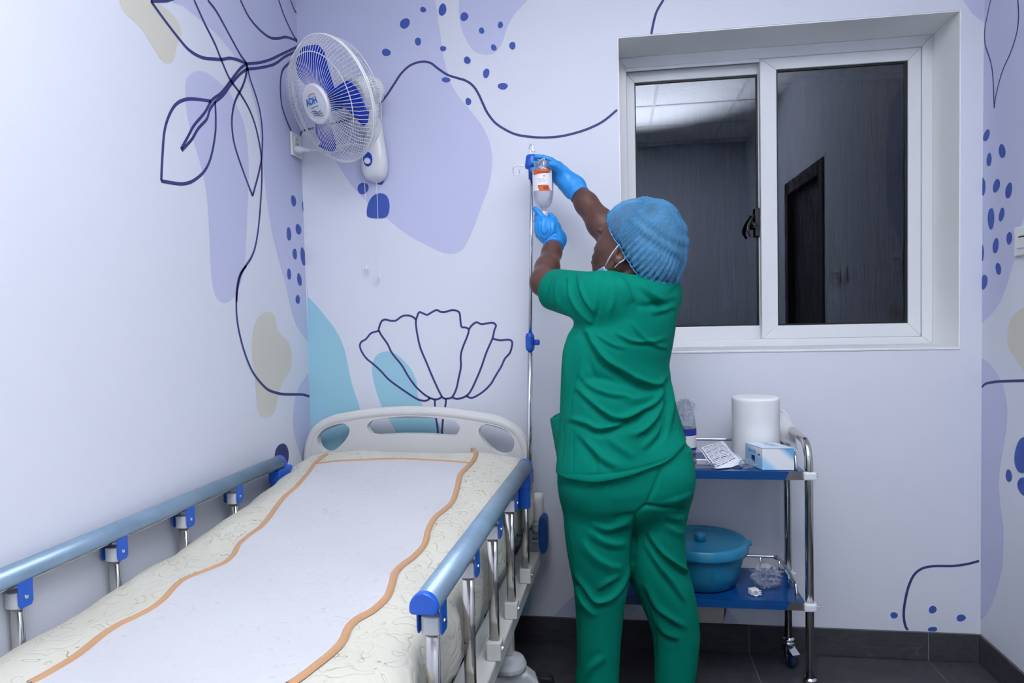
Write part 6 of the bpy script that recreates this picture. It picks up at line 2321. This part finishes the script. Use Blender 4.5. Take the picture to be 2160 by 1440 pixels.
# soft puckers of loose cloth
V = V + N * (0.0022 * np.sin(V @ np.array([60., 35., 90.]) + 3 * np.sin(V @ np.array([25., -40., 30.]))) * np.clip(dist / 0.05, 0, 1))[:, None]
M_CAP = bpy.data.materials.new('blue nonwoven')
M_CAP.use_nodes = True
nt = M_CAP.node_tree
nt.nodes.clear()
out = nt.nodes.new('ShaderNodeOutputMaterial')
df = nt.nodes.new('ShaderNodeBsdfPrincipled')
df.inputs['Base Color'].default_value = (*lin((92, 168, 220)), 1)
df.inputs['Roughness'].default_value = 0.7
tr_ = nt.nodes.new('ShaderNodeBsdfTransparent')
tr_.inputs[0].default_value = (0.75, 0.88, 1.0, 1)
tc = nt.nodes.new('ShaderNodeTexCoord')
n1 = nt.nodes.new('ShaderNodeTexNoise')
n1.inputs['Scale'].default_value = 600
n1.inputs['Detail'].default_value = 4
nt.links.new(tc.outputs['Object'], n1.inputs['Vector'])
n2 = nt.nodes.new('ShaderNodeTexNoise')
n2.inputs['Scale'].default_value = 16
n2.inputs['Detail'].default_value = 3
nt.links.new(tc.outputs['Object'], n2.inputs['Vector'])
ad = nt.nodes.new('ShaderNodeMath'); ad.operation = 'ADD'
nt.links.new(n1.outputs['Fac'], ad.inputs[0]); nt.links.new(n2.outputs['Fac'], ad.inputs[1])
mr = nt.nodes.new('ShaderNodeMapRange')
mr.inputs['From Min'].default_value = 0.75; mr.inputs['From Max'].default_value = 1.3
mr.inputs['To Min'].default_value = 0.30; mr.inputs['To Max'].default_value = 0.55
nt.links.new(ad.outputs[0], mr.inputs['Value'])
mx = nt.nodes.new('ShaderNodeMixShader')
nt.links.new(mr.outputs[0], mx.inputs[0])
nt.links.new(tr_.outputs[0], mx.inputs[1])
nt.links.new(df.outputs[0], mx.inputs[2])
nt.links.new(mx.outputs[0], out.inputs[0])
capo = obj('hair_cap', V, Q, M_CAP, person, smooth=True)
# elastic edge
_cb = BVHTree.FromPolygons([tuple(v) for v in V], [tuple(q) for q in Q])
front = (V - p2) @ CAPN
bins = np.floor((th + math.pi) / (2 * math.pi) * 96).astype(int) % 96
ring = []
for i in range(96):
    k_ = np.where(bins == i)[0]
    if len(k_):
        # the outermost point near the front rim
        rr_ = np.linalg.norm(r_[k_] - np.outer(r_[k_] @ CAPN, CAPN), axis=1)
        sc_ = front[k_] + 0.25 * rr_
        ring.append(V[k_[sc_.argmax()]])
ring = np.array(ring)
ring = sum(np.roll(ring, k_, 0) for k_ in (-1, 0, 1)) / 3 + CAPN * 0.0008
MB().tube(ring, 0.0015, 6, closed=True).build('elastic_edge', mat('cap edge', lin((96, 178, 228)), 0.7), capo, smooth=True)

# ---- face mask pulled down: ear loops and the folded mask under the chin
M_LOOP = mat('white elastic', (0.78, 0.79, 0.82), 0.6)
M_MASK = mat('mask cloth', lin((150, 190, 222)), 0.7, bump=0.2, bscale=200, bdist=0.001)
mk = empty('face_mask')
mk.parent = person
mk.location = Vector(hl(0.03, 0, -0.11)) - person.location
for sd in (1, -1):
    e_ = hl(-0.012, sd * 0.080, 0.006)
    b_ = hl(-0.026, sd * 0.079, -0.040)
    m1, m2 = hl(0.040, sd * 0.062, -0.066), hl(0.010, sd * 0.066, -0.072)
    MB().tube(spline([m1, m1 * 0.5 + e_ * 0.5 + HS * sd * 0.010, e_, hl(-0.027, sd * 0.083, -0.012), b_, b_ * 0.5 + m2 * 0.5 + HS * sd * 0.007, m2], 6), 0.0019, 7).build('ear_loop', M_LOOP, mk, smooth=True)
G = []
for a in np.linspace(-1, 1, 31):
    s_ = math.sin(a * 1.5)
    f_ = 0.035 + 0.062 * math.cos(a * 1.45)
    row = []
    for q in np.linspace(0, 1, 9):
        row.append(hl(f_ * (1 - 0.55 * q), 0.066 * s_ * (1 - 0.05 * q) + 0.0, -0.064 - 0.036 * math.cos(a * 1.45) - 0.020 * q + 0.0025 * math.sin(q * 18)))
    G.append(row)
o = MB().grid(G).build('mask_fold', M_MASK, mk, smooth=True)
o.modifiers.new('s', 'SOLIDIFY').thickness = 0.0035
